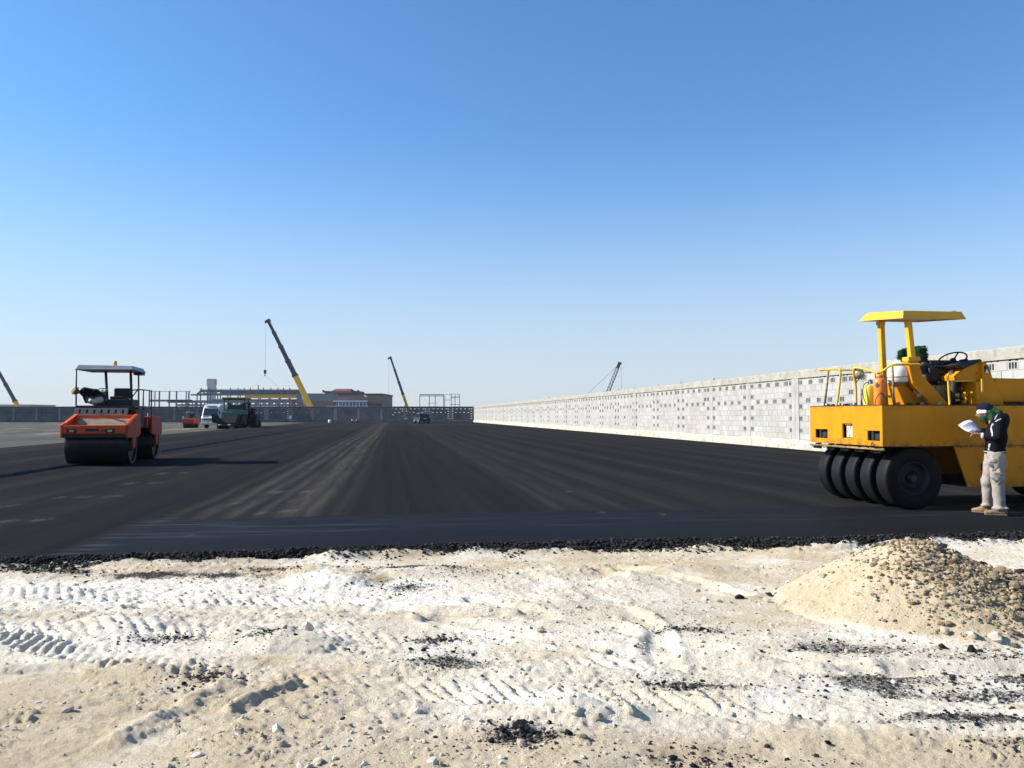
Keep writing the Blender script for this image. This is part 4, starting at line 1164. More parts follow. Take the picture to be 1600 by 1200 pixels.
# seat with fuzzy green cover
sx = pw(668, 300, .95).x; sz_t = pw(665, 264, .95).z; sz_b = pw(665, 345, .95).z
st = part(ptr, 'seat', M['blackfab'], lambda m: (m.obox((sx+.05, 1.0, sz_b-.02), (.14, .50, .50), (0, -.12, 0)), m.obox((sx+.30, 1.0, sz_b-.26), (.52, .50, .13))), .03, )
def fuzzy(m):
    m.obox((sx+.02, 1.0, sz_t-.16), (.15, .47, .30), (0, -.12, 0))
    rg = random.Random(4)
    for _ in range(5200):
        f = rg.random(); p = Vector((rg.uniform(-.085, .085), rg.uniform(-.24, .24), rg.uniform(-.16, .155)))
        k = rg.choice((0, 0, 1, 2, 2)); q = list(p); q[k] = (.085, .24, .155)[k]*rg.choice((-1, 1)); p = Vector(q)
        nrm = Vector((0, 0, 0)); nrm[k] = 1 if p[k] > 0 else -1
        dd = (nrm + Vector((rg.uniform(-.8, .8), rg.uniform(-.8, .8), rg.uniform(-.9, .5)))).normalized() * rg.uniform(.025, .055)
        s = Vector((rg.uniform(-1, 1), rg.uniform(-1, 1), rg.uniform(-1, 1))).normalized()*.005
        R = Euler((0, -.12, 0)).to_matrix(); c = Vector((sx+.02, 1.0, sz_t-.16))
        m.add([c + R @ (p - s), c + R @ (p + s), c + R @ (p + dd)], [(0, 1, 2)])
part(ptr, 'seat_cover', M['green_pile'], fuzzy)
fz2 = pw(605, 300, 1.5)
def tuft(m):
    rg = random.Random(9); m.obox((fz2.x, fz2.y, fz2.z), (.12, .12, .16))
    for _ in range(1200):
        d = Vector((rg.gauss(0, 1), rg.gauss(0, 1), rg.gauss(0, 1))).normalized(); p = fz2 + Vector((d.x*.07, d.y*.08, d.z*.09)); s = Vector((rg.uniform(-1, 1), rg.uniform(-1, 1), 0))*.005
        e = p + (d + Vector((rg.uniform(-.5, .5), rg.uniform(-.5, .5), -.3)))*.05
        m.add([p-s, p+s, e], [(0, 1, 2)])
part(ptr, 'headrest_cover', M['green_pile'], tuft)
q0, q1 = pw(692, 345, .72), pw(848, 440, .72)
part(ptr, 'seat_cushion', M['blackfab'], lambda m: (m.box(q0.x+.06, q1.x, .70, 1.34, q1.z+.02, q1.z+.20), m.obox((q0.x+.03, 1.02, (q0.z+q1.z)/2+.02), (.16, .62, q0.z-q1.z), (0, -.10, 0)), m.box(q0.x+.12, q1.x-.08, .66, .72, q1.z+.16, q0.z-.06)), .03)
part(ptr, 'arm_rest', M['blackfab'], lambda m: (m.box(sx+.1, sx+.5, .68, .76, sz_b-.02, sz_b+.06), m.box(sx+.12, sx+.18, .69, .75, sz_b-.3, sz_b-.02)), .015)
part(ptr, 'seat_box', M['black'], lambda m: m.box(sx+.02, sx+.62, .72, 1.3, ZT+.12, sz_b-.33), .02)
kn = pw(712, 345, .2)
part(ptr, 'rail_knob', M['blackfab'], lambda m: m.lathe([(.001, -.05), (.035, -.045), (.045, 0), (.035, .045), (.001, .05)], kn, 'x', 14))
bx_ = pw(705, 420, .66)
part(ptr, 'fuel_filter', M['steel'], lambda m: (m.cyl(bx_, .055, .16, 'z', 16), m.cyl(bx_ + Vector((0, .0, -.15)), .05, .10, 'z', 16)))
part(ptr, 'seat_panel', M['wornpost'], lambda m: m.box(pw(745, 500, .6).x, pw(828, 500, .6).x, .58, .61, ZT+.004, pw(780, 448, .6).z), .006)
part(ptr, 'step_rail', M['yellow_trim'], lambda m: m.bar(pw(826, 396, .1), (pw(833, 546, .1).x, .1, ZT), .032, .02))
hz = pw(850, 420, .55)
part(ptr, 'seat_side_hose', M['blackfab'], lambda m: m.tube([pw(842, 375, .5), pw(858, 410, .48), pw(852, 470, .46), pw(846, 545, .45)], [.045, .06, .06, .05], 10))
# steering wheel and column
sw = pw(852, 318, .85); TILT = Matrix.Rotation(-.50, 4, 'Y') @ Matrix.Rotation(.30, 4, 'X')
def swheel(m):
    n, R, r = 36, .225, .014
    pts = [(R*math.cos(2*PI*k/n), R*math.sin(2*PI*k/n), 0) for k in range(n+1)]
    m.tube(pts, r, 8, caps=False)
    for a in (.4, .4+2*PI/3, .4+4*PI/3): m.bar((0, 0, -.03), (R*math.cos(a), R*math.sin(a), 0), .024, .012)
    m.cyl((0, 0, -.03), .05, .05, 'z', 16)
    m.xf(Matrix.Translation(sw) @ TILT)
part(ptr, 'steering_wheel', M['blackfab'], swheel)
part(ptr, 'steering_column', M['black'], lambda m: m.tube([sw + Vector((.01, 0, -.05)), pw(890, 430, .85)], .035, 10))
# console with dark top, sloping
cT = [pw(872, 425, .3), pw(868, 402, .3), pw(905, 368, .3), pw(990, 322, .3), pw(1006, 345, .3), pw(1006, 425, .3)]
part(ptr, 'console', Y_, lambda m: m.prism([(p.x, p.z) for p in cT], 'y', .30, 1.75), .012)
cD = [pw(858, 350, .29), pw(985, 318, .29), pw(996, 328, .29), pw(905, 366, .29)]
part(ptr, 'console_cover', M['blackfab'], lambda m: m.prism([(p.x, p.z) for p in cD], 'y', .27, 1.78), .01)
part(ptr, 'console_cloth', M['green_pile'], lambda m: m.obox(pw(905, 330, .5) + Vector((0, 0, .02)), (.09, .12, .03), (0, -.2, .3)), .012)
# cowl with curved shoulder behind the console
cw = [pw(1000, 330, .22), pw(1020, 340, .22), pw(1036, 360, .22), pw(1045, 400, .22), pw(1105, 548, .22), pw(965, 548, .22), pw(965, 428, .22), pw(1000, 425, .22)]
part(ptr, 'cowl', Y_, lambda m: m.prism([(p.x, max(p.z, ZT+.004)) for p in cw], 'y', .22, 1.9), .015)
part(ptr, 'cowl_vent', M['black'], lambda m: m.prism([(p.x, p.z) for p in (pw(1010, 350, .2), pw(1026, 352, .2), pw(1036, 392, .2), pw(1012, 385, .2))], 'y', .205, .2195), .004)
part(ptr, 'cowl_light_patch', M['white_tank'], lambda m: m.prism([(p.x, p.z) for p in (pw(1013, 386, .19), pw(1022, 366, .19), pw(1033, 391, .19))], 'y', .196, .2045))
part(ptr, 'grab_bar', M['yellow_trim'], lambda m: m.bar(pw(995, 416, .15), pw(996, 482, .15), .022, .03))
# engine opening with machinery
e0, e1 = pw(856, 430, .3), pw(964, 545, .3)
part(ptr, 'opening_frame', M['yellow_trim'], lambda m: (m.bar(pw(856, 427, .28), pw(964, 425, .28), .02, .03), m.bar(pw(962, 425, .28), pw(962, 470, .28), .02, .03)))
part(ptr, 'engine_bay_back', M['blackfab'], lambda m: m.box(e0.x-.06, e1.x, .60, .64, ZT+.004, e0.z+.01))
part(ptr, 'engine_bay', M['black'], lambda m: m.box(e0.x-.02, e1.x, .75, 1.7, ZT+.004, e0.z), .01)
rg = random.Random(21)
for i in range(12):
    p = pw(rg.uniform(865, 955), rg.uniform(450, 535), .5)
    k = i % 3
    part(ptr, ('valve', 'pump', 'hose')[k], M[('steel', 'black', 'blackfab')[k]], lambda m: m.cyl((p.x, rg.uniform(.45, .6), p.z), rg.uniform(.02, .04), rg.uniform(.05, .12), rg.choice('xyz'), 12) if k < 2 else
         m.tube(smooth_pts([(p.x-.1, .55, ZT+.02), (p.x-.03, .5, p.z), (p.x+.05, .52, p.z+.05), (p.x+.08, .6, ZT+.2)], 4), .014, 7))
for zx, zy, w, h in ((868, 495, 24, 16), (870, 522, 28, 10), (905, 500, 12, 22), (918, 495, 10, 14), (906, 530, 14, 22), (940, 500, 8, 14)):
    p = pw(zx, zy, .42)
    part(ptr, 'cast_fitting', M['yellow_trim'], lambda m: m.box(p.x-w*.0016, p.x+w*.0016, .40, .48, max(ZT+.004, p.z-h*.0016), p.z+h*.0016), .008)
# hood to the rear
hd_z = pw(1060, 412, .3).z; hx = pw(1062, 412, .3).x
part(ptr, 'engine_hood', Y_, lambda m: m.prism([(hx-.03, ZT+.06), (hx, hd_z), (LEN-.5, hd_z-.03), (LEN-.3, ZT+.06)], 'y', .32, W-.32), .03)
part(ptr, 'hood_base', M['deck'], lambda m: m.box(hx+.05, LEN-.3, .36, W-.36, ZT-.01, ZT+.058))
for i in range(7): part(ptr, 'hood_louvre', M['black'], lambda m: m.box(hx+.9+i*.09, hx+.95+i*.09, .312, .3195, ZT+.14, hd_z-.10))
for x, y in ((.9, .3), (.6, .5), (1.15, .2), (.1, 1.0), (.1, 1.5), (.1, 1.95), (2.05, .25)): part(ptr, 'deck_bolt', M['steel'], lambda m: m.cyl((x, y, ZT+.03), .03, .06, 'z', 8))
for x, y, a in ((.08, 1.25, .2), (.08, 1.72, .5), (.2, 2.1, .1), (.75, .42, .7), (1.0, .55, .2)): part(ptr, 'deck_box', M['black'], lambda m: m.obox((x, y, ZT+.025), (.09, .07, .045), (0, 0, a)), .012)

# gas cylinders standing on the deck: things of their own
def cylinder(label, zx, t, r, h, mat, name='gas_cylinder', neck=True):
    p = pw(zx, 500, t); c, s = math.cos(YAW), math.sin(YAW)
    wx, wy = PX + c*p.x - s*t, PY + s*p.x + c*t
    root = empty(name, (wx, wy, ZT-.012), YAW, label, 'gas cylinder', 'gas cylinders on the roller deck')
    part(root, 'body', M[mat], lambda m: m.lathe([(.001, 0), (r*.92, 0), (r, .025), (r, h*.80), (r*.93, h*.87), (r*.70, h*.94), (r*.4, h*.97), (.001, h*.975)], (0, 0, 0), 'z', 28))
    return root, h
cy1, h1 = cylinder('bright orange gas cylinder with dark diamond mark on the yellow roller', 489, .45, .098, .50, 'orange_cyl')
part(cy1, 'collar', M['orange_cyl'], lambda m: m.lathe([(.05, h1*.95), (.058, h1*.95), (.058, h1*1.07), (.05, h1*1.07)], (0, 0, 0), 'z', 20, True))
part(cy1, 'valve', M['steel'], lambda m: (m.cyl((0, 0, h1*1.02), .016, .12, 'z', 10), m.tube([(-.04, 0, h1*1.12), (.04, 0, h1*1.12)], .012, 8)))
def diamond(m):
    r = .0995
    for a0 in range(-4, 4):
        pass
    n = 8; vs = []
    for i in range(n+1):
        t = -1 + 2*i/n; a = PI + .62 + t*.42; hh = .058*(1-abs(t))
        vs += [(r*math.cos(a), r*math.sin(a), h1*.70 - hh), (r*math.cos(a), r*math.sin(a), h1*.70 + hh)]
    m.add(vs, [(2*i, 2*i+2, 2*i+3, 2*i+1) for i in range(n)])
part(cy1, 'diamond_label', M['hazard'], diamond)
cy2, h2 = cylinder('short yellow green gas cylinder left of the orange one', 434, .62, .085, .38, 'yellow_cyl')
part(cy2, 'valve', M['steel'], lambda m: (m.cyl((0, 0, h2*1.02), .014, .09, 'z', 10), m.cyl((0.02, 0, h2*1.17), .02, .03, 'x', 10)))
part(cy2, 'valve_cap', M['bluebag'], lambda m: m.cyl((.05, -.01, h2*1.10), .02, .07, 'z', 10))
part(cy2, 'hose', M['black'], lambda m: m.tube(smooth_pts([(0, 0, h2*1.1), (-.10, -.03, h2*.95), (-.13, -.05, h2*.5), (-.09, -.06, .05)], 5), .007, 6))
part(cy1, 'hose', M['black'], lambda m: m.tube(smooth_pts([(-.16, -.12, .0), (-.15, -.13, .12), (-.06, -.13, .22), (.03, -.12, .14), (.09, -.09, .05)], 6), .007, 6))

# ------------------------------------------------------------------ orange tandem roller (left)
rr = empty('tandem_roller', (-12.86, 26.65, -.004), .197, 'orange double drum road roller with grey canopy on the left asphalt', 'road roller')
def drum(root, y, R=.62, hw=.98, shell='drum'):
    def f(m):
        m.lathe([(R*.86, -hw+.02), (R*.97, -hw), (R, -hw+.02), (R, hw-.02), (R*.97, hw), (R*.86, hw-.02)], (0, y, R), 'x', 56)
        m.lathe([(.001, -hw+.10), (R*.88, -hw+.08)], (0, y, R), 'x', 40); m.lathe([(.001, hw-.10), (R*.88, hw-.08)], (0, y, R), 'x', 40)
    return part(root, 'drum', M[shell], f)
for y in (0.0, 3.35):
    d = drum(rr, y)
    for s in (-.9, .9): part(d, 'drum_hub', M['black'], lambda m: m.cyl((s, y, .62), .2, .1, 'x', 20))
    for i in (-1, 1): part(rr, 'drum_scraper', M['black'], lambda m: m.bar((-.95, y + i*.66, .72), (.95, y + i*.66, .72), .03, .10))
part(rr, 'front_bar', M['redor'], lambda m: m.box(-1.02, 1.02, -.84, -.68, .97, 1.235), .03)
part(rr, 'front_lower_beam', M['black'], lambda m: m.box(-1.0, 1.0, -.80, -.66, .86, .968), .01)
for sx in (-1, 1):
    x0, x1 = (1.021, 1.10) if sx > 0 else (-1.10, -1.021)
    part(rr, 'side_frame', M['redor' if sx < 0 else 'redside'], lambda m: m.prism([(-.84, .86), (-.84, 1.245), (-.70, 1.29), (.52, 1.57), (.80, 1.55), (.86, .95), (.55, .84), (.2, .84), (.14, .50), (-.14, .50), (-.2, .84)], 'x', x0, x1), .018)
    part(rr, 'rear_side_frame', M['redor' if sx < 0 else 'redside'], lambda m: m.prism([(2.5, .9), (2.5, 1.52), (3.9, 1.50), (4.15, 1.3), (4.15, .85), (3.55, .84), (3.49, .5), (3.21, .5), (3.15, .84)], 'x', x0, x1), .018)
for s in (-1, 1): part(rr, 'top_rim', M['redor'], lambda m: m.bar((s*1.0, -.70, 1.275), (s*1.0, .52, 1.555), .07, .045))
part(rr, 'tray_back', M['redor'], lambda m: m.prism([(.42, 1.55), (.50, 1.55), (.38, 1.20), (.28, 1.20)], 'x', -1.0, 1.0), .01)
part(rr, 'tray_floor', M['dusty'], lambda m: m.prism([(-.67, 1.15), (.29, 1.27), (.29, 1.22), (-.67, 1.10)], 'x', -.99, .99))
part(rr, 'tray_dust_cover', M['dusty'], lambda m: m.prism([(.17, 1.26), (.30, 1.26), (.36, 1.42), (.33, 1.43)], 'x', -.88, .97), .01)
for x in (-.72, .52):
    part(rr, 'headlight', M['black'], lambda m: m.box(x-.16, x+.14, -.865, -.835, 1.01, 1.13), .01)
    part(rr, 'headlight_lens', M['glassy'], lambda m: m.box(x-.08, x+.06, -.874, -.862, 1.03, 1.10), .006)
part(rr, 'name_plate', M['black'], lambda m: m.box(-.28, .14, -.848, -.838, 1.05, 1.13))
part(rr, 'small_marker', M['redside'], lambda m: m.box(.22, .40, -.85, -.838, 1.04, 1.10))
# grille panel with slots
slots = [(-.66 + i*.215, -.60 + i*.215, 1.60, 1.72) for i in range(7)]
def grille(m):
    m.plate_holes(-.80, .80, 1.52, 1.775, slots, 0, .03)
    m.v = [(x + (z-1.6)*.12, .72 + y + (z-1.52)*.25, z) for x, y, z in m.v]
part(rr, 'grille', M['grille'], grille)
part(rr, 'grille_backing', M['black'], lambda m: m.box(-.78, .78, .84, .88, 1.5, 1.77))
part(rr, 'platform', M['black'], lambda m: m.box(-.76, 1.0, .76, 2.45, 1.78, 1.85), .015)
part(rr, 'platform_base', M['black'], lambda m: m.box(-.75, .80, .90, 2.4, 1.05, 1.78), .02)
part(rr, 'articulation_joint', M['black'], lambda m: (m.box(-.5, .5, .8, 2.6, .55, 1.1), m.cyl((0, 1.65, .8), .25, .9, 'z', 18)), .03)
part(rr, 'engine_hood', M['redside'], lambda m: m.box(-.98, .98, 2.5, 4.05, 1.10, 1.50), .05)
part(rr, 'rear_bar', M['redside'], lambda m: m.box(-1.02, 1.02, 4.0, 4.15, .9, 1.2), .03)
part(rr, 'seat_base', M['blackfab'], lambda m: m.box(.0, .86, 1.15, 2.2, 1.851, 2.06), .03)
part(rr, 'seat', M['blackfab'], lambda m: (m.box(.12, .62, 1.3, 1.85, 2.06, 2.16), m.obox((.37, 1.88, 2.26), (.5, .12, .36), (-.12, 0, 0))), .035)
part(rr, 'control_console', M['black'], lambda m: (m.obox((-.10, 1.05, 2.02), (.35, .3, .36), (.2, 0, 0)), m.obox((-.08, 1.0, 2.24), (.30, .22, .06), (.5, 0, 0))), .02)
def rw(m):
    n = 24; m.tube([(.17*math.cos(2*PI*k/n), .17*math.sin(2*PI*k/n), 0) for k in range(n+1)], .014, 6, caps=False)
    m.bar((-.17, 0, 0), (.17, 0, 0), .02, .012); m.bar((0, 0, 0), (0, .17, 0), .02, .012)
    m.xf(Matrix.Translation((-.06, 1.12, 2.33)) @ Matrix.Rotation(.5, 4, 'X'))
part(rr, 'steering_wheel', M['blackfab'], rw)
cz0, cz1 = 2.98, 3.13
part(rr, 'canopy', M['greytop'], lambda m: m.hexa([(-.76, .55, cz0), (1.02, .55, cz0+.01), (1.0, 2.45, cz0), (-.74, 2.45, cz0), (-.68, .66, cz1+.02), (.95, .66, cz1), (.92, 2.35, cz1), (-.66, 2.35, cz1+.02)]), .03)
part(rr, 'canopy_box', M['black'], lambda m: m.box(.70, .98, 1.9, 2.35, cz0-.09, cz0-.001), .01)
for a, b, r in (((-.70, .64, 1.85), (-.71, .64, cz0+.02), .024), ((.02, 1.5, 1.85), (-.06, 1.5, cz0+.02), .042), ((.76, 1.5, 1.85), (.71, 1.5, cz0+.02), .042), ((.80, 2.3, 1.85), (.78, 2.3, cz0+.02), .026)):
    part(rr, 'canopy_post', M['black'], lambda m: m.tube([a, b], r, 10))
part(rr, 'post_brace', M['black'], lambda m: m.tube([(.80, 2.28, 2.45), (.74, 1.55, 2.12)], .02, 8))
part(rr, 'guard_rail', M['black'], lambda m: (m.tube(smooth_pts([(.76, 1.5, 2.36), (.86, 2.0, 2.40), (.95, 2.45, 2.40)], 4) + [Vector((1.0, 3.3, 2.40)), Vector((1.0, 3.32, 1.5))], .022, 8), m.tube([(.93, 2.35, 2.40), (.93, 2.38, 1.48)], .024, 8)))
part(rr, 'step_hose', M['grey_hose'], lambda m: m.tube(smooth_pts([(1.0, 2.9, 1.52), (1.02, 2.7, 1.60), (1.05, 2.5, 1.40), (1.06, 2.4, 1.1)], 4), .014, 8))
part(rr, 'side_tank', M['blackfab'], lambda m: m.box(.81, 1.0, 1.0, 2.3, 1.1, 1.72), .04)
bc = part(rr, 'beacon', M['amber'], lambda m: m.lathe([(.06, 0), (.065, .03), (.06, .12), (.045, .15), (.001, .155)], (.30, 1.2, cz1+.03), 'z', 14))
part(rr, 'beacon_base', M['black'], lambda m: m.cyl((.30, 1.2, cz1+.015), .065, .03, 'z', 14))

NARROW = ('drum', 'drum_scraper', 'front_bar', 'front_lower_beam', 'side_frame', 'rear_side_frame', 'top_rim', 'tray_back', 'tray_floor', 'tray_dust_cover', 'engine_hood', 'rear_bar', 'headlight', 'headlight_lens', 'name_plate', 'small_marker')
for o in rr.children:
    nm = o.name.split('.')[0]
    if nm in NARROW: o.scale.x = .93 if nm == 'drum' else .87
    elif nm not in ('articulation_joint',): o.location.x = -.24
rr.location.x += .07

# ------------------------------------------------------------------ parked machines and vehicles
# asphalt paver
pv_ = empty('asphalt_paver', at(358.5, 649, 100).xy.to_3d() + Vector((0, 0, -.06)), .10, 'teal green asphalt paver with yellow canopy parked on the gravel', 'paver')
part(pv_, 'tractor_body', M['teal'], lambda m: m.prism([(1.2, .7), (1.2, 1.9), (1.5, 2.2), (4.4, 2.15), (4.6, .7)], 'x', -1.2, 1.35), .05)
part(pv_, 'engine_cover', M['teal'], lambda m: m.box(-1.15, 1.35, 1.05, 1.45, 1.65, 2.2), .04)
part(pv_, 'cover_stripe', M['paint_white'], lambda m: (m.box(-1.05, -.55, 1.035, 1.049, 1.95, 2.08), m.box(-.4, .0, 1.035, 1.049, 1.92, 2.02)))
for sx in (-1, 1):
    part(pv_, 'hopper_wing', M['rubber'], lambda m: m.prism([(sx*.5, .55), (sx*1.65, .75), (sx*1.75, 1.75), (sx*1.6, 1.75), (sx*1.15, .95)], 'y', -1.2, 1.1), .02)
    part(pv_, 'crawler_track', M['rubber'], lambda m: m.prism([(-.6, 0), (3.7, 0), (4.05, .35), (3.8, .72), (-.6, .72), (-.95, .35)], 'x', sx*1.0-.22, sx*1.0+.22), .08)
    part(pv_, 'push_roller', M['black'], lambda m: m.cyl((sx*.55, -1.4, .45), .12, .7, 'x', 14))
part(pv_, 'hopper_apron', M['rubber'], lambda m: m.prism([(-1.2, .5), (1.0, .5), (1.0, 1.7), (.8, 1.7), (-1.25, .75)], 'x', -.95, .95), .02)
part(pv_, 'push_beam', M['black'], lambda m: m.box(-1.0, 1.0, -1.35, -1.2, .35, .6), .02)
part(pv_, 'operator_deck', M['black'], lambda m: m.box(-1.25, 1.4, 2.4, 4.7, 2.16, 2.28), .02)
for x in (-.85, .85):
    part(pv_, 'operator_seat', M['blackfab'], lambda m: (m.box(x-.25, x+.25, 3.6, 4.0, 2.3, 2.65), m.box(x-.25, x+.25, 3.95, 4.07, 2.6, 3.1)), .04)
part(pv_, 'control_desk', M['black'], lambda m: m.box(-.7, .9, 2.6, 2.9, 2.3, 2.85), .03)
for x, y in ((-1.1, 2.3), (1.25, 2.3), (-1.1, 4.5), (1.25, 4.5)):
    part(pv_, 'canopy_post', M['black'], lambda m: m.box(x-.05, x+.05, y-.05, y+.05, 2.2, 3.5))
part(pv_, 'canopy', M['yellow_pole'], lambda m: m.box(-1.35, 1.5, 1.9, 4.9, 3.62, 3.76), .03)
part(pv_, 'canopy_lining', M['black'], lambda m: m.box(-1.3, 1.45, 1.95, 4.85, 3.48, 3.618))
part(pv_, 'exhaust', M['black'], lambda m: (m.cyl((1.75, 2.6, 2.4), .18, 1.5, 'z', 14), m.tube([(1.7, 2.4, 2.9), (1.5, 2.2, 3.1)], .08, 8)))
part(pv_, 'screed', M['rubber'], lambda m: (m.box(-1.6, 2.6, 4.9, 5.8, .15, 1.0), m.box(1.5, 2.5, 3.0, 5.4, .35, 1.7), m.obox((1.95, 3.6, 2.0), (.5, .9, .9), (0, .2, 0))), .05)
for s in (-1, 1): part(pv_, 'tow_arm', M['black'], lambda m: m.bar((s*1.5, .8, .6), (s*1.55, 5.0, .8), .14, .25))

# minibus
mbz = empty('minibus', at(329, 649, 106).xy.to_3d() + Vector((-.1, 0, -.07)), -.10, 'white minibus parked behind the green paver', 'minibus')
part(mbz, 'body', M['paint_white'], lambda m: m.prism([(0.0, .45), (-.05, 1.25), (.12, 1.5), (.55, 2.55), (.9, 2.92), (1.6, 3.02), (6.6, 3.02), (6.9, 2.8), (6.95, .5)], 'x', -1.1, 1.1), .13, )
part(mbz, 'windscreen', M['glass'], lambda m: m.hexa([(-.95, .14, 1.62), (.95, .14, 1.62), (.9, .50, 2.48), (-.9, .50, 2.48), (-.95, .10, 1.62), (.95, .10, 1.62), (.9, .46, 2.48), (-.9, .46, 2.48)]), .02)
part(mbz, 'grille', M['glass'], lambda m: m.box(-1.0, 1.0, -.075, -.03, 1.0, 1.22), .015)
part(mbz, 'bumper', M['silver'], lambda m: m.box(-1.1, 1.1, -.16, .1, .45, .75), .05)
for sx in (-1, 1):
    part(mbz, 'headlight', M['glassy'], lambda m: m.box(sx*.82-.14, sx*.82+.14, -.085, -.06, 1.03, 1.19), .01)
    part(mbz, 'side_window', M['glass'], lambda m: m.box(sx*1.1-.012, sx*1.1+.012, .95, 6.3, 1.65, 2.5))
    part(mbz, 'mirror', M['black'], lambda m: (m.box(sx*1.28-.09, sx*1.28+.09, .02, .1, 1.75, 2.15), m.bar((sx*1.08, .2, 2.2), (sx*1.28, .06, 2.1), .03)), .01)
    for y in (1.2, 5.3): part(mbz, 'wheel', M['rubber'], lambda m: wheel(m, (sx*.92, y, .45), .45, .28, 'x'))
part(mbz, 'sign_board', M['grille'], lambda m: m.obox((0, .60, 2.72), (1.3, .04, .2), (.75, 0, 0)))

# small red roller further left
rs = empty('small_roller', at(296, 649, 107).xy.to_3d() + Vector((0, 0, -.07)), .1, 'small red roller parked left of the white minibus', 'road roller')
drum(rs, 0, .42, .62); drum(rs, 1.7, .42, .62)
part(rs, 'front_frame', M['redside'], lambda m: m.prism([(-.55, .55), (-.5, 1.15), (.6, 1.2), (.6, .6)], 'x', -.72, .72), .04)
part(rs, 'rear_frame', M['redside'], lambda m: m.box(-.7, .7, 1.1, 2.3, .5, 1.15), .05)
part(rs, 'front_badge', M['dusty'], lambda m: m.box(-.55, .55, -.55, -.53, .82, .87))
part(rs, 'roll_bar', M['grille'], lambda m: m.tube([(-.6, 1.0, 1.1), (-.6, 1.0, 2.0), (.6, 1.0, 2.0), (.6, 1.0, 1.1)], .035, 8))
part(rs, 'roll_bar_support', M['white_tank'], lambda m: m.box(-.76, -.66, -.3, .1, .5, 1.5))
part(rs, 'seat', M['blackfab'], lambda m: (m.box(-.3, .3, .7, 1.2, 1.2, 1.45), m.box(-.3, .3, 1.15, 1.27, 1.4, 1.8)), .04)
part(rs, 'canopy_lamp', M['glassy'], lambda m: m.cyl((-.3, 1.0, 2.06), .06, .1, 'z', 10))

# dark car driving away, seen from behind
cr = empty('parked_car', at(664, 649, 158).xy.to_3d(), .36, 'dark estate car near the far wall, seen from behind', 'car')
cr.scale = (1.1, 1.1, 1.1)
part(cr, 'body', M['carblack'], lambda m: m.prism([(0, .45), (-.05, .95), (.12, 1.05), (.42, 1.68), (.7, 1.76), (2.3, 1.74), (3.1, 1.15), (4.3, 1.0), (4.5, .8), (4.5, .4)], 'x', -.92, .92), .09)
part(cr, 'rear_window', M['glass'], lambda m: m.hexa([(-.72, .10, 1.12), (.72, .10, 1.12), (.64, .36, 1.60), (-.64, .36, 1.60), (-.72, .07, 1.12), (.72, .07, 1.12), (.64, .33, 1.60), (-.64, .33, 1.60)]))
for sx in (-1, 1):
    part(cr, 'side_panel', M['carside'], lambda m: m.prism([(.1, .5), (.1, 1.02), (4.2, .96), (4.3, .5)], 'x', sx*.92-.012, sx*.92+.012), .01)
    part(cr, 'side_window', M['glass'], lambda m: m.prism([(.35, 1.1), (.55, 1.62), (2.2, 1.62), (2.85, 1.12)], 'x', sx*.92-.008, sx*.92+.008))
    part(cr, 'tail_light', M['tail'], lambda m: m.box(sx*.80-.1, sx*.80+.1, -.06, .03, .85, 1.12), .01)
    for y in (.85, 3.6):
        w_ = part(cr, 'wheel', M['rubber'], lambda m: wheel(m, (sx*.82, y, .36), .36, .24, 'x'))
        part(w_, 'rim', M['steel'], lambda m: m.cyl((sx*.95, y, .36), .22, .03, 'x', 16))
part(cr, 'roof_panel', M['paint_white'], lambda m: m.box(-.72, .72, .7, 2.3, 1.755, 1.785), .01)
part(cr, 'rear_bumper', M['black'], lambda m: m.box(-.9, .9, -.12, .05, .42, .66), .04)
part(cr, 'number_plate', M['white_tank'], lambda m: m.box(-.26, .26, -.065, -.045, .80, .92))

# small white markers at the foot of the far wall
sg = empty('marker_sign', at(454, 649, 188).xy.to_3d() + Vector((0, 0, -.05)), 0, 'small white marker board on a thin post before the far wall', 'sign')
part(sg, 'post', M['steel'], lambda m: m.box(-.05, .05, -.05, .05, 0, .9))
part(sg, 'board', M['whitetrim'], lambda m: m.box(-.26, .26, -.08, -.052, .85, 1.5), .01)
wbk = MB(); wbk.lathe([(.001, 0), (.24, 0), (.29, .1), (.31, .5), (.29, .62), (.2, .7), (.001, .72)], (0, 0, 0), 'z', 18)
ob = wbk.build('white_drum', M['whitetrim']); ob.location = at(515.5, 649, 172).xy.to_3d(); ob.location.z = -.06
tag(ob, 'lone small white drum at the asphalt edge below the tan building', 'drum')

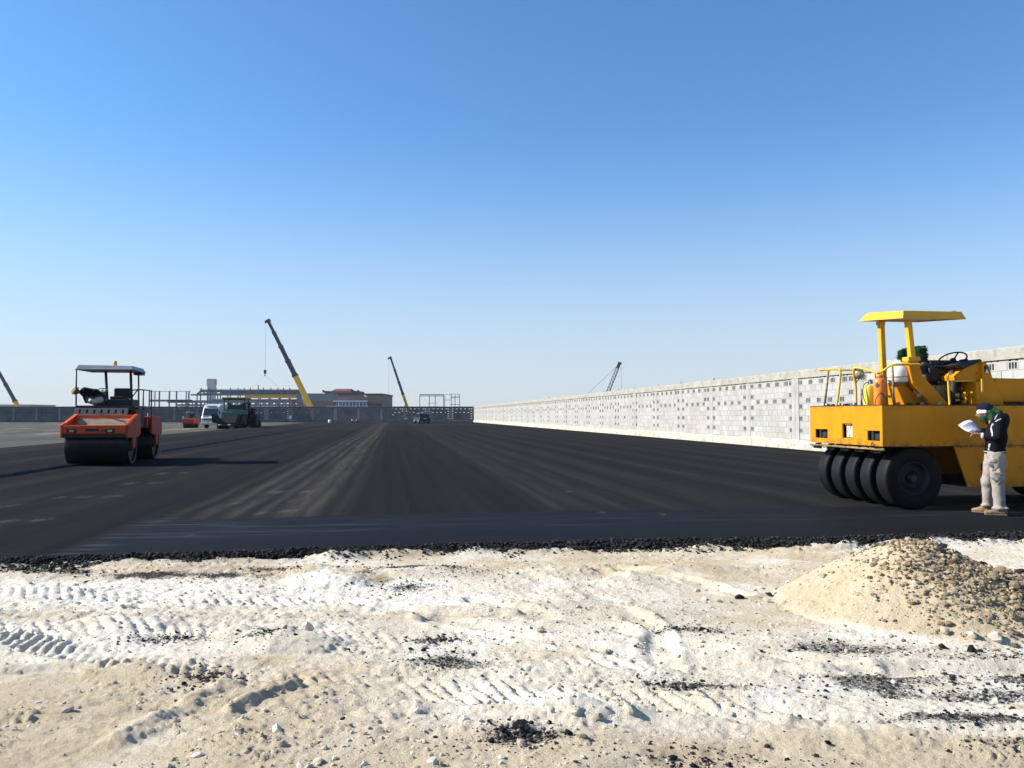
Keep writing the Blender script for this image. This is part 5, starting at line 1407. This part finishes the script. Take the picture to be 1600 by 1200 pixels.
# ------------------------------------------------------------------ people (smooth blended bodies)
def sdf_vol(prims, vox, k=.03, wob=0.0, wf=12.0, pad=.05):
    pts = []
    for p in prims:
        r = max(p[3], p[4]) if p[0] == 'c' else max(p[2])
        for q in ((p[1], p[2]) if p[0] == 'c' else (p[1],)):
            q = np.array(q[:]); pts += [q - r*1.4, q + r*1.4]
    pts = np.array(pts); lo = pts.min(0) - pad; hi = pts.max(0) + pad
    n = np.ceil((hi - lo)/vox).astype(int) + 1
    ax = [lo[i] + vox*np.arange(n[i]) for i in range(3)]
    G = np.stack(np.meshgrid(*ax, indexing='ij'), -1)
    D = None
    for p in prims:
        if p[0] == 'c':
            a, b, ra, rb = np.array(p[1][:]), np.array(p[2][:]), p[3], p[4]; sc = np.array(p[5]) if len(p) > 5 else np.ones(3)
            P = (G - a)*sc; d = (b - a)*sc; L2 = max(d.dot(d), 1e-9)
            t = np.clip((P @ d)/L2, 0, 1)
            q = np.sqrt(((P - t[..., None]*d)**2).sum(-1)) - (ra + (rb-ra)*t)
            q = q/sc.max() if sc.max() > 1 else q
        else:
            c, r = np.array(p[1][:]), np.array(p[2]); P = G - c
            if len(p) > 3:
                R = np.array(Euler(p[3]).to_matrix()); P = P @ R
            kk = np.sqrt(((P/r)**2).sum(-1)); q = (kk - 1)*r.min()
        if D is None: D = q
        else:
            h = np.clip(.5 + .5*(D - q)/k, 0, 1); D = D*(1-h) + q*h - k*h*(1-h)
    if wob:
        D = D + wob*(vn(G[..., 0]*wf*1.5 + G[..., 2]*wf*.8, G[..., 2]*wf*.55 + G[..., 1]*wf, 3) + vn(G[..., 1]*wf*1.2 - G[..., 2]*wf*.9, G[..., 2]*wf*.7 + G[..., 0]*wf*1.3, 4) + .5*vn(G[..., 0]*wf*2.5 - G[..., 2]*wf*2, G[..., 2]*wf*1.4 + G[..., 1]*wf*2, 8) - 1.25)
    return D, lo, vox
def nets(D, lo, vox):
    """surface nets: one vertex in each cell that the surface crosses"""
    s = D < 0
    c = np.zeros(tuple(x-1 for x in D.shape), dtype=int)
    cor = [(i, j, k) for i in (0, 1) for j in (0, 1) for k in (0, 1)]
    def sl(A, o): return A[o[0]:A.shape[0]-1+o[0], o[1]:A.shape[1]-1+o[1], o[2]:A.shape[2]-1+o[2]]
    for o in cor: c += sl(s, o)
    act = (c > 0) & (c < 8)
    I = np.argwhere(act); idx = np.full(act.shape, -1); idx[act] = np.arange(len(I))
    acc = np.zeros((len(I), 3)); cnt = np.zeros(len(I))
    for o in cor:
        for a in range(3):
            if o[a]: continue
            o2 = list(o); o2[a] = 1
            d0 = D[I[:, 0]+o[0], I[:, 1]+o[1], I[:, 2]+o[2]]; d1 = D[I[:, 0]+o2[0], I[:, 1]+o2[1], I[:, 2]+o2[2]]
            m = (d0 < 0) != (d1 < 0); t = np.where(m, d0/np.where(d0 == d1, 1, d0-d1), 0)
            p = np.tile(np.array(o, float), (len(I), 1)); p[:, a] += t
            acc += p*m[:, None]; cnt += m
    V = (I + acc/cnt[:, None])*vox + lo
    F = []
    for a in range(3):
        b, d = (a+1) % 3, (a+2) % 3
        s0 = np.take(s, range(0, s.shape[a]-1), a); s1 = np.take(s, range(1, s.shape[a]), a)
        E = np.argwhere(s0 != s1); E = E[(E[:, b] > 0) & (E[:, d] > 0) & (E[:, b] < D.shape[b]-1) & (E[:, d] < D.shape[d]-1)]
        fl = s0[E[:, 0], E[:, 1], E[:, 2]]
        q = []
        for db, dd in ((1, 1), (0, 1), (0, 0), (1, 0)):
            e = E.copy(); e[:, b] -= db; e[:, d] -= dd; q.append(idx[e[:, 0], e[:, 1], e[:, 2]])
        Q = np.stack(q, -1); Q[~fl] = Q[~fl][:, ::-1]; F.append(Q)
    F = np.concatenate(F); F = F[(F >= 0).all(1)]
    return V, F
def skin_obj(name, groups, mat, parent=None):
    """groups: list of (prims, voxel, blend, wobble) joined into one mesh"""
    Vs, Fs, o = [], [], 0
    for g in groups:
        V, F = nets(*sdf_vol(g[0], g[1], g[2], *(g[3:] if len(g) > 3 else ())))
        Vs.append(V); Fs.append(F + o); o += len(V)
    return link(name, np_mesh(name, np.concatenate(Vs), np.concatenate(Fs), True), mat, parent)
def front_y(vol, x, z):
    """nearest surface towards -y at x,z of a sampled body"""
    D, lo, vx = vol
    i, k = int(round((x-lo[0])/vx)), int(round((z-lo[2])/vx))
    col = D[min(max(i, 0), D.shape[0]-1), :, min(max(k, 0), D.shape[2]-1)]
    w = np.where(col < 0)[0]
    return lo[1] + vx*(w[0]-.5) if len(w) else None

ZPX = .001737
def L(zx, zy, y=0.0): return Vector(((zx - 390)*ZPX, y, (1112 - zy)*ZPX))
def hand_prims(w, fwd, side, up, s=1.0, curl=.5, thumb=1):
    """palm, four fingers of unequal length with a bend, and a thumb leaving the side of the palm"""
    P = []
    w = Vector(w); f = Vector(fwd).normalized(); sd = Vector(side).normalized(); u = Vector(up).normalized()
    k = w + f*.085*s
    for q in (-.026, -.009, .009, .026):
        P.append(('c', w + sd*q*.7*s, k + sd*q*s, .015*s, .013*s))
    for q, l in ((-.028, .075), (-.010, .088), (.010, .083), (.028, .064)):
        a = k + sd*q*s; b = a + (f*math.cos(curl*.5) - u*math.sin(curl*.5))*l*.5*s; c = b + (f*math.cos(curl*1.6) - u*math.sin(curl*1.6))*l*.5*s
        P += [('c', a, b, .0095*s, .009*s), ('c', b, c, .009*s, .0075*s)]
    a = w + f*.025*s + sd*thumb*.03*s; b = a + (f*.6 + sd*thumb*.55 + u*.1)*.045*s; c = b + (f*.9 + sd*thumb*.1 + u*.15)*.035*s
    P += [('c', a, b, .012*s, .0105*s), ('c', b, c, .0105*s, .008*s)]
    return P

# man reading papers beside the yellow roller
nh, fh = L(303, 402, -.115), L(305, 398, .10)
body = [('e', L(338, 205), (.100, .076, .118), (0, -.35, 0)), ('e', L(300, 225), (.045, .05, .06)), ('c', L(276, 222), L(268, 235), .012, .014),
        ('e', L(345, 212, -.076), (.018, .012, .03)), ('e', L(345, 212, .076), (.018, .012, .03)), ('c', L(360, 250), L(405, 300), .055, .06),
        ('c', L(420, 300, -.05), L(415, 520, -.05), .10, .11), ('c', L(420, 300, .05), L(415, 520, .05), .10, .11), ('c', L(405, 570, -.07), L(405, 570, .07), .1, .1),
        ('c', L(440, 275, -.17), L(432, 425, -.22), .05, .04), ('c', L(432, 425, -.22), nh, .04, .028), ('c', L(435, 278, .17), L(405, 428, .2), .05, .04), ('c', L(405, 428, .2), fh, .04, .028),
        ('c', L(415, 600, -.09), L(420, 830, -.10), .08, .06), ('c', L(420, 830, -.10), L(428, 1060, -.10), .06, .04), ('c', L(392, 600, .08), L(345, 830, .10), .08, .06), ('c', L(345, 830, .10), L(345, 1060, .14), .06, .04)]
man = skin_obj('person', [(body, .013, .03), (hand_prims(nh, (-1, 0, .12), (0, 1, .1), (.1, 0, 1), 1.0, .75, 1), .0045, .006), (hand_prims(fh, (-1, 0, .12), (0, -1, .1), (.1, 0, 1), 1.0, .75, 1), .0045, .006)], M['skin'])
man.location = (7.44, 13.24, .004); man.rotation_euler.z = -.50
tag(man, 'standing man in black jacket and khaki cargo trousers reading papers beside the yellow roller', 'person')
jp = [('c', L(430, 285), L(420, 420), .125, .150, (1, .72, 1)), ('c', L(420, 420), L(410, 535), .150, .142, (1, .76, 1)), ('c', L(440, 262, -.15), L(440, 262, .15), .078, .078),
      ('e', L(475, 300), (.085, .17, .15), (0, .25, 0)),
      ('c', L(452, 272, -.195), L(435, 415, -.235), .072, .066), ('c', L(435, 420, -.235), L(330, 415, -.145), .064, .047), ('c', L(440, 275, .19), L(405, 425, .22), .072, .064), ('c', L(405, 425, .22), L(328, 410, .125), .062, .045),
      ('c', L(400, 235, -.03), L(430, 245, .03), .075, .08)]
jk = skin_obj('jacket', [(jp, .010, .035, .009, 11.0)], M['jacket'], man)
jv = sdf_vol(jp, .010, .035, .009, 11.0)
def ribbon(name, pts, w, vol, mat, parent, lift=.006):
    m = MB(); Q = []
    for zx, zy in pts:
        p = L(zx, zy); y = front_y(vol, p.x, p.z)
        if y is None: y = -.2
        Q.append(Vector((p.x, y - lift, p.z)))
    for a, b in zip(Q[:-1], Q[1:]):
        d = (b - a); s = Vector((d.z, 0, -d.x)).normalized()*w/2; t = Vector((0, .016, 0))
        m.hexa([a-s, a+s, a+s+t, a-s+t, b-s, b+s, b+s+t, b-s+t])
    return m.build(name, M[mat], parent)
ribbon('sleeve_stripe', [(398, 306), (388, 318), (382, 345), (384, 375), (392, 398), (386, 415)], .020, jv, 'white_cloth', jk)
ribbon('sleeve_stripe', [(372, 484), (362, 498), (366, 512), (360, 528), (362, 540)], .024, jv, 'white_cloth', jk)
ribbon('shoulder_stripe', [(412, 290), (425, 280), (440, 270), (458, 264)], .014, jv, 'white_cloth', jk)
ribbon('collar_stripe', [(410, 268), (420, 245), (435, 225), (455, 208)], .014, jv, 'white_cloth', jk)
hem = MB()
for z0, z1, r0, mm in ((545, 552, 1.0, 'a'), (560, 567, 1.0, 'a')): pass
def ring_band(name, zx, z0, z1, rx, ry, mat, tilt=0):
    m = MB(); n = 40; vs = []
    for zy, k in ((z0, 1.0), (z1, 1.0)):
        for i in range(n):
            a = 2*PI*i/n; p = L(zx, zy); vs.append((p.x + rx*k*math.cos(a), ry*k*math.sin(a), p.z + tilt*math.cos(a)))
    m.s = True; m.add(vs, [(i, (i+1) % n, n+(i+1) % n, n+i) for i in range(n)])
    o = m.build(name, M[mat], man)
    md = o.modifiers.new('thick', 'SOLIDIFY'); md.thickness = .012
    return o
ring_band('jacket_hem', 409, 540, 566, .150, .178, 'jacket')
ring_band('hem_stripe', 409, 551, 558, .153, .181, 'grey_cloth')
for zx, zy, y in ((322, 416, -.140), (321, 411, .12)):
    c = L(zx, zy, y)
    part(man, 'cuff', M['grey_cloth'], lambda m: m.tube([c + Vector((.018, -.01 if y < 0 else .01, 0)), c + Vector((-.018, .008 if y < 0 else -.008, .002))], .047, 14))
tp = [('c', L(407, 572, -.055), L(407, 572, .055), .125, .125), ('c', L(420, 600, -.085), L(424, 800, -.09), .118, .096), ('c', L(424, 800, -.09), L(434, 1040, -.09), .096, .078),
      ('c', L(392, 600, .08), L(345, 830, .10), .115, .088), ('c', L(345, 830, .10), L(345, 1035, .14), .088, .070), ('e', L(470, 640), (.06, .13, .11)),
      ('e', L(385, 655, -.205), (.075, .022, .07)), ('e', L(410, 775, -.205), (.075, .025, .075)), ('e', L(435, 1050, -.10), (.10, .09, .03)), ('e', L(345, 1040, .14), (.09, .08, .03))]
tr = skin_obj('trousers', [(tp, .0085, .03, .011, 13.0)], M['khaki'], man)
tv = sdf_vol(tp, .0085, .03, .011, 13.0)
ribbon('pocket_flap', [(335, 628), (365, 636), (395, 634), (415, 622)], .03, tv, 'khaki', tr, .008)
ribbon('pocket_flap', [(375, 742), (400, 748), (430, 744), (455, 735)], .03, tv, 'khaki', tr, .008)
def shoe(name, heel, toe):
    h, t = Vector(heel), Vector(toe); h.z = t.z = 0
    pr = [('c', h + Vector((0, 0, .045)), t + Vector((.02, 0, .036)), .040, .036, (1, 1, 1.15)), ('c', h + Vector((0, 0, .06)), h + Vector((-.02, 0, .11)), .042, .044), ('c', h + Vector((-.06, 0, .085)), t + Vector((.08, 0, .05)), .036, .032)]
    o = skin_obj(name, [(pr, .007, .02)], M['suede'], man)
    d = (t - h).normalized(); m = MB()
    m.bar(h - d*.038 + Vector((0, 0, .008)), t + d*.008 + Vector((0, 0, .008)), .076, .016); m.build('sole', M['sole'], o, .008)
    return o
shoe('shoe', L(470, 1112, -.11), L(322, 1112, -.14))
shoe('shoe', L(345, 1112, .15), L(222, 1112, .19))
cp = [('e', L(338, 178), (.112, .088, .100), (0, -.30, 0)), ('c', L(300, 170), L(385, 185), .055, .06)]
cD_ = sdf_vol(cp, .0085, .03); G3 = cD_[0].copy(); zc_ = cD_[1][2] + cD_[2]*np.arange(G3.shape[2]); xc_ = cD_[1][0] + cD_[2]*np.arange(G3.shape[0])
cutz = L(0, 188).z
G3 = np.maximum(G3, (cutz - .0 + (-.10)*(xc_[:, None, None] - L(330, 0).x)) - zc_[None, None, :])
Vc, Fc = nets(G3, cD_[1], cD_[2])
link('knitted_cap', np_mesh('knitted_cap', Vc, Fc, True), M['navy'], man)
vb = [('c', L(292, 204, -.04), L(292, 204, .04), .036, .036), ('c', L(300, 204, -.055), L(338, 202, -.082), .033, .030), ('c', L(300, 204, .055), L(338, 202, .082), .033, .030)]
skin_obj('white_headband', [(vb, .007, .02)], M['white_cloth'], man)
sv = [('e', L(338, 262), (.075, .085, .06), (0, .4, 0)), ('c', L(318, 250), L(395, 265), .055, .09), ('c', L(375, 205, -.05), L(400, 265, -.085), .042, .05), ('c', L(375, 205, .05), L(400, 265, .085), .042, .05), ('c', L(395, 190), L(432, 225), .065, .085), ('c', L(360, 250), L(362, 300), .06, .04)]
skin_obj('scarf', [(sv, .0085, .025, .014, 16.0)], M['green_scarf'], man)

# papers in his hands
def paper_mesh(lift):
    A, B, C, Dd = L(125, 312, -.13), L(224, 266, .15), L(305, 362, .13), L(212, 372, -.15)
    n = 8; vs = []
    for i in range(n+1):
        for j in range(n+1):
            s, t = i/n, j/n
            p = (A*(1-s) + B*s)*(1-t) + (Dd*(1-s) + C*s)*t
            p = p + Vector((.0, 0, .022*math.sin(PI*s) - .03*math.sin(PI*t)*(1-s)*.6 + lift))
            vs.append(p)
    m = MB(); m.s = True
    m.add(vs, [(i*(n+1)+j, i*(n+1)+j+1, (i+1)*(n+1)+j+1, (i+1)*(n+1)+j) for i in range(n) for j in range(n)])
    return m
pp = paper_mesh(-.016).build('paper_sheets', M['paper'])
md = pp.modifiers.new('thick', 'SOLIDIFY'); md.thickness = .003
m2 = paper_mesh(-.030); m2.v = [(x*1.0+.025, y*.97, z-.012*(x+.3)) for x, y, z in m2.v]
p2_ = m2.build('under_sheet', M['paper'], pp); md = p2_.modifiers.new('thick', 'SOLIDIFY'); md.thickness = .002
pp.location = man.location; pp.rotation_euler.z = -.50
tag(pp, 'white printed papers held by the man in the black jacket', 'paper')

# operator bending over on the orange roller (roller coordinates, metres)
def R2(x, y, z):
    c, s = math.cos(.197), math.sin(.197); return (-12.86 + c*x - s*y, 26.65 + s*x + c*y, z)
def Q(x, y, z): return Vector((x, y, z))
ob_ = [('e', Q(-.98, .95, 2.30), (.095, .08, .11), (0, .6, 0)), ('c', Q(-.90, .98, 2.28), Q(-.78, 1.0, 2.26), .05, .06), ('c', Q(-.70, 1.0, 2.28), Q(-.30, 1.05, 2.10), .14, .13),
       ('c', Q(-.68, .88, 2.22), Q(-.62, .82, 1.98), .05, .04), ('c', Q(-.62, .82, 1.98), Q(-.48, .80, 1.92), .04, .03), ('c', Q(-.68, 1.15, 2.22), Q(-.7, 1.1, 1.95), .05, .035),
       ('c', Q(-.24, .98, 2.06), Q(-.46, .92, 1.96), .10, .07), ('c', Q(-.46, .92, 1.96), Q(-.30, 1.0, 1.88), .06, .04), ('c', Q(-.2, 1.15, 2.05), Q(-.2, 1.2, 1.90), .1, .06)]
op = skin_obj('person', [(ob_, .014, .03), (hand_prims(Q(-.48, .80, 1.93), (1, 0, -.2), (0, 1, 0), (0, 0, 1), 1, .6), .006, .006)], M['skin'])
op.location = R2(0, 0, 0); op.rotation_euler.z = .197
tag(op, 'operator in dark jacket bending forward on the orange roller platform', 'person')
skin_obj('jacket', [([('c', Q(-.72, 1.0, 2.28), Q(-.42, 1.03, 2.22), .155, .16), ('c', Q(-.42, 1.03, 2.22), Q(-.26, 1.05, 2.08), .155, .13), ('c', Q(-.70, .88, 2.22), Q(-.66, .84, 2.05), .075, .06), ('c', Q(-.68, 1.15, 2.22), Q(-.7, 1.1, 2.05), .075, .06)], .013, .04, .01, 9.0)], M['jacket'], op)
skin_obj('trousers', [([('c', Q(-.22, .95, 2.05), Q(-.44, .90, 1.97), .12, .09), ('c', Q(-.44, .90, 1.97), Q(-.30, 1.0, 1.89), .085, .06), ('c', Q(-.2, 1.1, 2.05), Q(-.2, 1.2, 1.92), .12, .08)], .013, .03, .012, 10.0)], M['grey_cloth'], op)
skin_obj('sleeve', [([('c', Q(-.67, .85, 2.07), Q(-.63, .82, 1.98), .055, .05), ('c', Q(-.7, 1.1, 2.07), Q(-.7, 1.1, 1.97), .055, .05)], .012, .02)], M['darkgreen'], op)
skin_obj('straw_hat', [([('e', Q(-1.02, .95, 2.335), (.115, .11, .085), (0, -.9, 0)), ('e', Q(-.99, .95, 2.32), (.15, .15, .025), (0, -.9, 0))], .012, .02)], M['straw'], op)
# two workers crouching far out on the asphalt
for px, lab, mt, fx in ((551.5, 'crouching far worker on the left of a pair near the middle of the asphalt', 'grey_cloth', -1), (557.5, 'crouching far worker on the right of a pair near the middle of the asphalt', 'redside', 1)):
    pr = [('e', Q(fx*.12, -.05, .78), (.09, .09, .115)), ('c', Q(fx*.08, 0, .66), Q(-fx*.10, 0, .32), .15, .16), ('c', Q(-fx*.08, -.1, .25), Q(fx*.22, -.12, .45), .09, .075), ('c', Q(fx*.22, -.12, .45), Q(fx*.10, -.12, .06), .07, .045),
          ('c', Q(-fx*.08, .1, .25), Q(fx*.22, .12, .45), .09, .075), ('c', Q(fx*.22, .12, .45), Q(fx*.10, .12, .06), .07, .045), ('c', Q(fx*.06, -.18, .6), Q(fx*.28, -.2, .42), .05, .04), ('c', Q(fx*.06, .18, .6), Q(fx*.28, .2, .42), .05, .04),
          ('c', Q(fx*.06, -.12, .04), Q(fx*.22, -.12, .035), .045, .035), ('c', Q(fx*.06, .12, .04), Q(fx*.22, .12, .035), .045, .035)]
    o = skin_obj('person', [(pr, .022, .03)], M['skin'])
    o.location = at(px, 649, 166).xy.to_3d(); o.location.z = .002
    tag(o, lab, 'person')
    skin_obj('jacket', [([('c', Q(fx*.08, 0, .66), Q(-fx*.10, 0, .32), .17, .18), ('c', Q(fx*.06, -.18, .6), Q(fx*.24, -.2, .45), .065, .055), ('c', Q(fx*.06, .18, .6), Q(fx*.24, .2, .45), .065, .055)], .022, .03)], M[mt], o)
    skin_obj('trousers', [([('c', Q(-fx*.08, -.1, .25), Q(fx*.22, -.12, .45), .105, .09), ('c', Q(fx*.22, -.12, .45), Q(fx*.10, -.12, .10), .085, .06), ('c', Q(-fx*.08, .1, .25), Q(fx*.22, .12, .45), .105, .09), ('c', Q(fx*.22, .12, .45), Q(fx*.10, .12, .10), .085, .06)], .022, .03)], M['blackfab'], o)

# ------------------------------------------------------------------ loose stones and asphalt crumbs
def on_ground(x, y): return terrain_h(np.asarray(x, float), np.asarray(y, float))
rg = np.random.default_rng(77)
# angular stones: the larger ones one by one
stone_meshes = []
def stone_variants(mat, n, seed):
    out = []
    bm = bmesh.new(); bmesh.ops.create_icosphere(bm, subdivisions=2, radius=1.0)
    V = np.array([v.co[:] for v in bm.verts]); F = np.array([[v.index for v in f.verts] for f in bm.faces]); bm.free(); r2 = np.random.default_rng(seed)
    for i in range(n):
        k0 = r2.normal(size=(7, 3)); k0 /= np.linalg.norm(k0, axis=1)[:, None]; cut = r2.uniform(.36, .70, 7)
        d0 = V @ k0.T; fac = np.minimum(1, np.min(np.where(d0 > .05, cut/np.maximum(d0, .05), 9), axis=1))
        Q_ = V*fac[:, None]*(1 + .07*(r2.random((len(V), 1))*2-1))*np.array([1, r2.uniform(.65, 1), r2.uniform(.5, .8)])
        me = np_mesh('stone', Q_, F, False); me.materials.append(mat); out.append(me)
    return out
SV = stone_variants(M['stone_o'], 6, 1); HV = stone_variants(stone_mat('brown_rubble_block', (.15, .105, .055), (.50, .40, .26), True), 6, 4); LV = stone_variants(M['crumb_o'], 5, 2)
def drop(name, meshes, x, y, r, parent, sink=.25):
    o = bpy.data.objects.new(name, meshes[rg.integers(len(meshes))]); COL.objects.link(o); o.parent = parent
    o.location = (x, y, float(on_ground([x], [y])[0]) + r*(.5-sink)); o.scale = (r, r, r); o.rotation_euler = (rg.uniform(-.5, .5), rg.uniform(-.5, .5), rg.uniform(0, 6.28))
    return o
# heap of earth and rubble: its stones
for i in range(110):                                     # rubble rolled down the right flank of the heap
    t = rg.random(); x = PILE[0] + .15 + rg.normal(.55, .42)*1.0; y = PILE[1] - .15 - abs(rg.normal(0, .5)) + .25*rg.random()
    drop('stone', HV, x, y, rg.uniform(.014, .036)*(1 + .8*(rg.random() < .10)), sand)
for x, y, r in ((-3.93, 5.62, .055), (-2.45, 5.62, .05), (-1.62, 6.35, .05), (-1.5, 6.3, .07), (-1.85, 6.1, .04), (.62, 4.62, .05), (.45, 4.55, .04), (.05, 4.25, .04), (.35, 4.3, .045), (3.3, 6.2, .06), (3.45, 6.15, .075), (3.15, 6.3, .05), (4.1, 6.1, .06), (3.9, 5.95, .05), (2.75, 7.6, .05), (2.25, 7.6, .05)):
    drop('stone', SV, x, y, r, sand)
for x, y, r in ((.28, 4.36, .035), (.04, 4.42, .045), (-.05, 4.38, .03), (.1, 4.5, .028), (-.1, 4.3, .025), (.45, 3.95, .02), (2.05, 7.75, .045), (2.35, 7.85, .05), (3.75, 7.5, .05), (3.85, 7.42, .06), (4.05, 7.4, .05), (4.3, 7.25, .055), (4.55, 7.05, .06), (4.7, 7.0, .05), (3.05, 6.1, .05), (3.2, 6.02, .045), (-.9, 4.6, .018), (1.55, 4.25, .022)):
    drop('asphalt_lump', LV, x, y, r, sand)
for i in range(60):
    c = DARKS[rg.integers(5, 13)]; drop('asphalt_lump', LV, c[0] + rg.normal(0, c[2]*.6), c[1] + rg.normal(0, c[3]*.6), rg.uniform(.010, .02), sand)
# the small ones as gravel
def field(n, f):
    x, y, r = f(n); return np.stack([x, y, on_ground(x, y) + r*.15], -1), r
def g1(n):
    y = 3.4 + 7.0*rg.random(n)**1.25; x = (rg.random(n)*2-1)*(.68*y + .6); return x, y, np.minimum(.003 + rg.exponential(.0042, n), .03)
P, R = field(17000, g1); v_, u_ = vu(P[:, 0], P[:, 1]); k = (u_ < edge_u(v_) - .15) & (fbm(P[:, 0], P[:, 1], .7, 3, .6, 99) + .25*rg.normal(size=len(R)) > -.05)
tag(scatter('gravel', P[k], R[k], M['stone'], sand, seed=3), kind='stuff')
def g2(n):
    x = PILE[0] + rg.normal(.45, .62, n); y = PILE[1] + rg.normal(-.35, .5, n); return x, y, np.minimum(.004 + rg.exponential(.0065, n), .034)
M['heapstone'] = stone_mat('brown_rubble', (.10, .07, .04), (.46, .36, .23))
P, R = field(9000, g2); k = (P[:, 0] - PILE[0] > -.3 + .4*rg.normal(size=len(R))*.6) & (pile_h(P[:, 0], P[:, 1]) > -.01)
tag(scatter('heap_gravel', P[k], R[k], M['heapstone'], sand, seed=5), kind='stuff')
def g3(n):
    i = rg.integers(0, len(DARKS), n); A = np.array(DARKS); x = A[i, 0] + rg.laplace(0, .42, n)*A[i, 2]; y = A[i, 1] + rg.laplace(0, .5, n)*A[i, 3]
    return x, y, np.minimum(.002 + rg.exponential(.0030, n), .018)
P, R = field(9000, g3)
tag(scatter('asphalt_crumbs', P, R, M['crumb'], sand, seed=7), kind='stuff')
def g4(n):
    v = rg.uniform(-9, 14, n); u = edge_u(v) - .02 - np.abs(rg.normal(0, 1, n))*np.clip(.11 + .20*fbm(v, v*0, .9, 4, .65, 88), .035, .3); x = v*DV[0] + u*DU[0]; y = v*DV[1] + u*DU[1]; return x, y, np.minimum(.005 + rg.exponential(.0055, n), .026)
x, y, R = g4(26000); v_, u_ = vu(x, y); tt = np.clip((edge_u(v_) - u_)/.24, 0, 1.0); z = np.where(u_ > edge_u(v_)-.22, -.005 - .15*tt, on_ground(x, y)) + R*.4 + np.where(u_ > edge_u(v_)-.22, .010, 0)
tag(scatter('asphalt_edge_crumbs', np.stack([v_, u_, z], -1), R, M['crumb'], asph, seed=9), kind='stuff')

# ------------------------------------------------------------------ dusty air
hz_ = MB(); hz_.box(-700, 500, -20, 1000, -1.2, 62)
hm = bpy.data.materials.new('dusty_haze'); hm.use_nodes = True; nt = hm.node_tree; nt.nodes.clear()
ho = nt.nodes.new('ShaderNodeOutputMaterial'); hv = nt.nodes.new('ShaderNodeVolumePrincipled')
hv.inputs['Color'].default_value = (.90, .93, .98, 1); hv.inputs['Density'].default_value = .00008; hv.inputs['Anisotropy'].default_value = .2
nt.links.new(hv.outputs[0], ho.inputs['Volume'])
hob = hz_.build('haze', hm); tag(hob, kind='stuff')
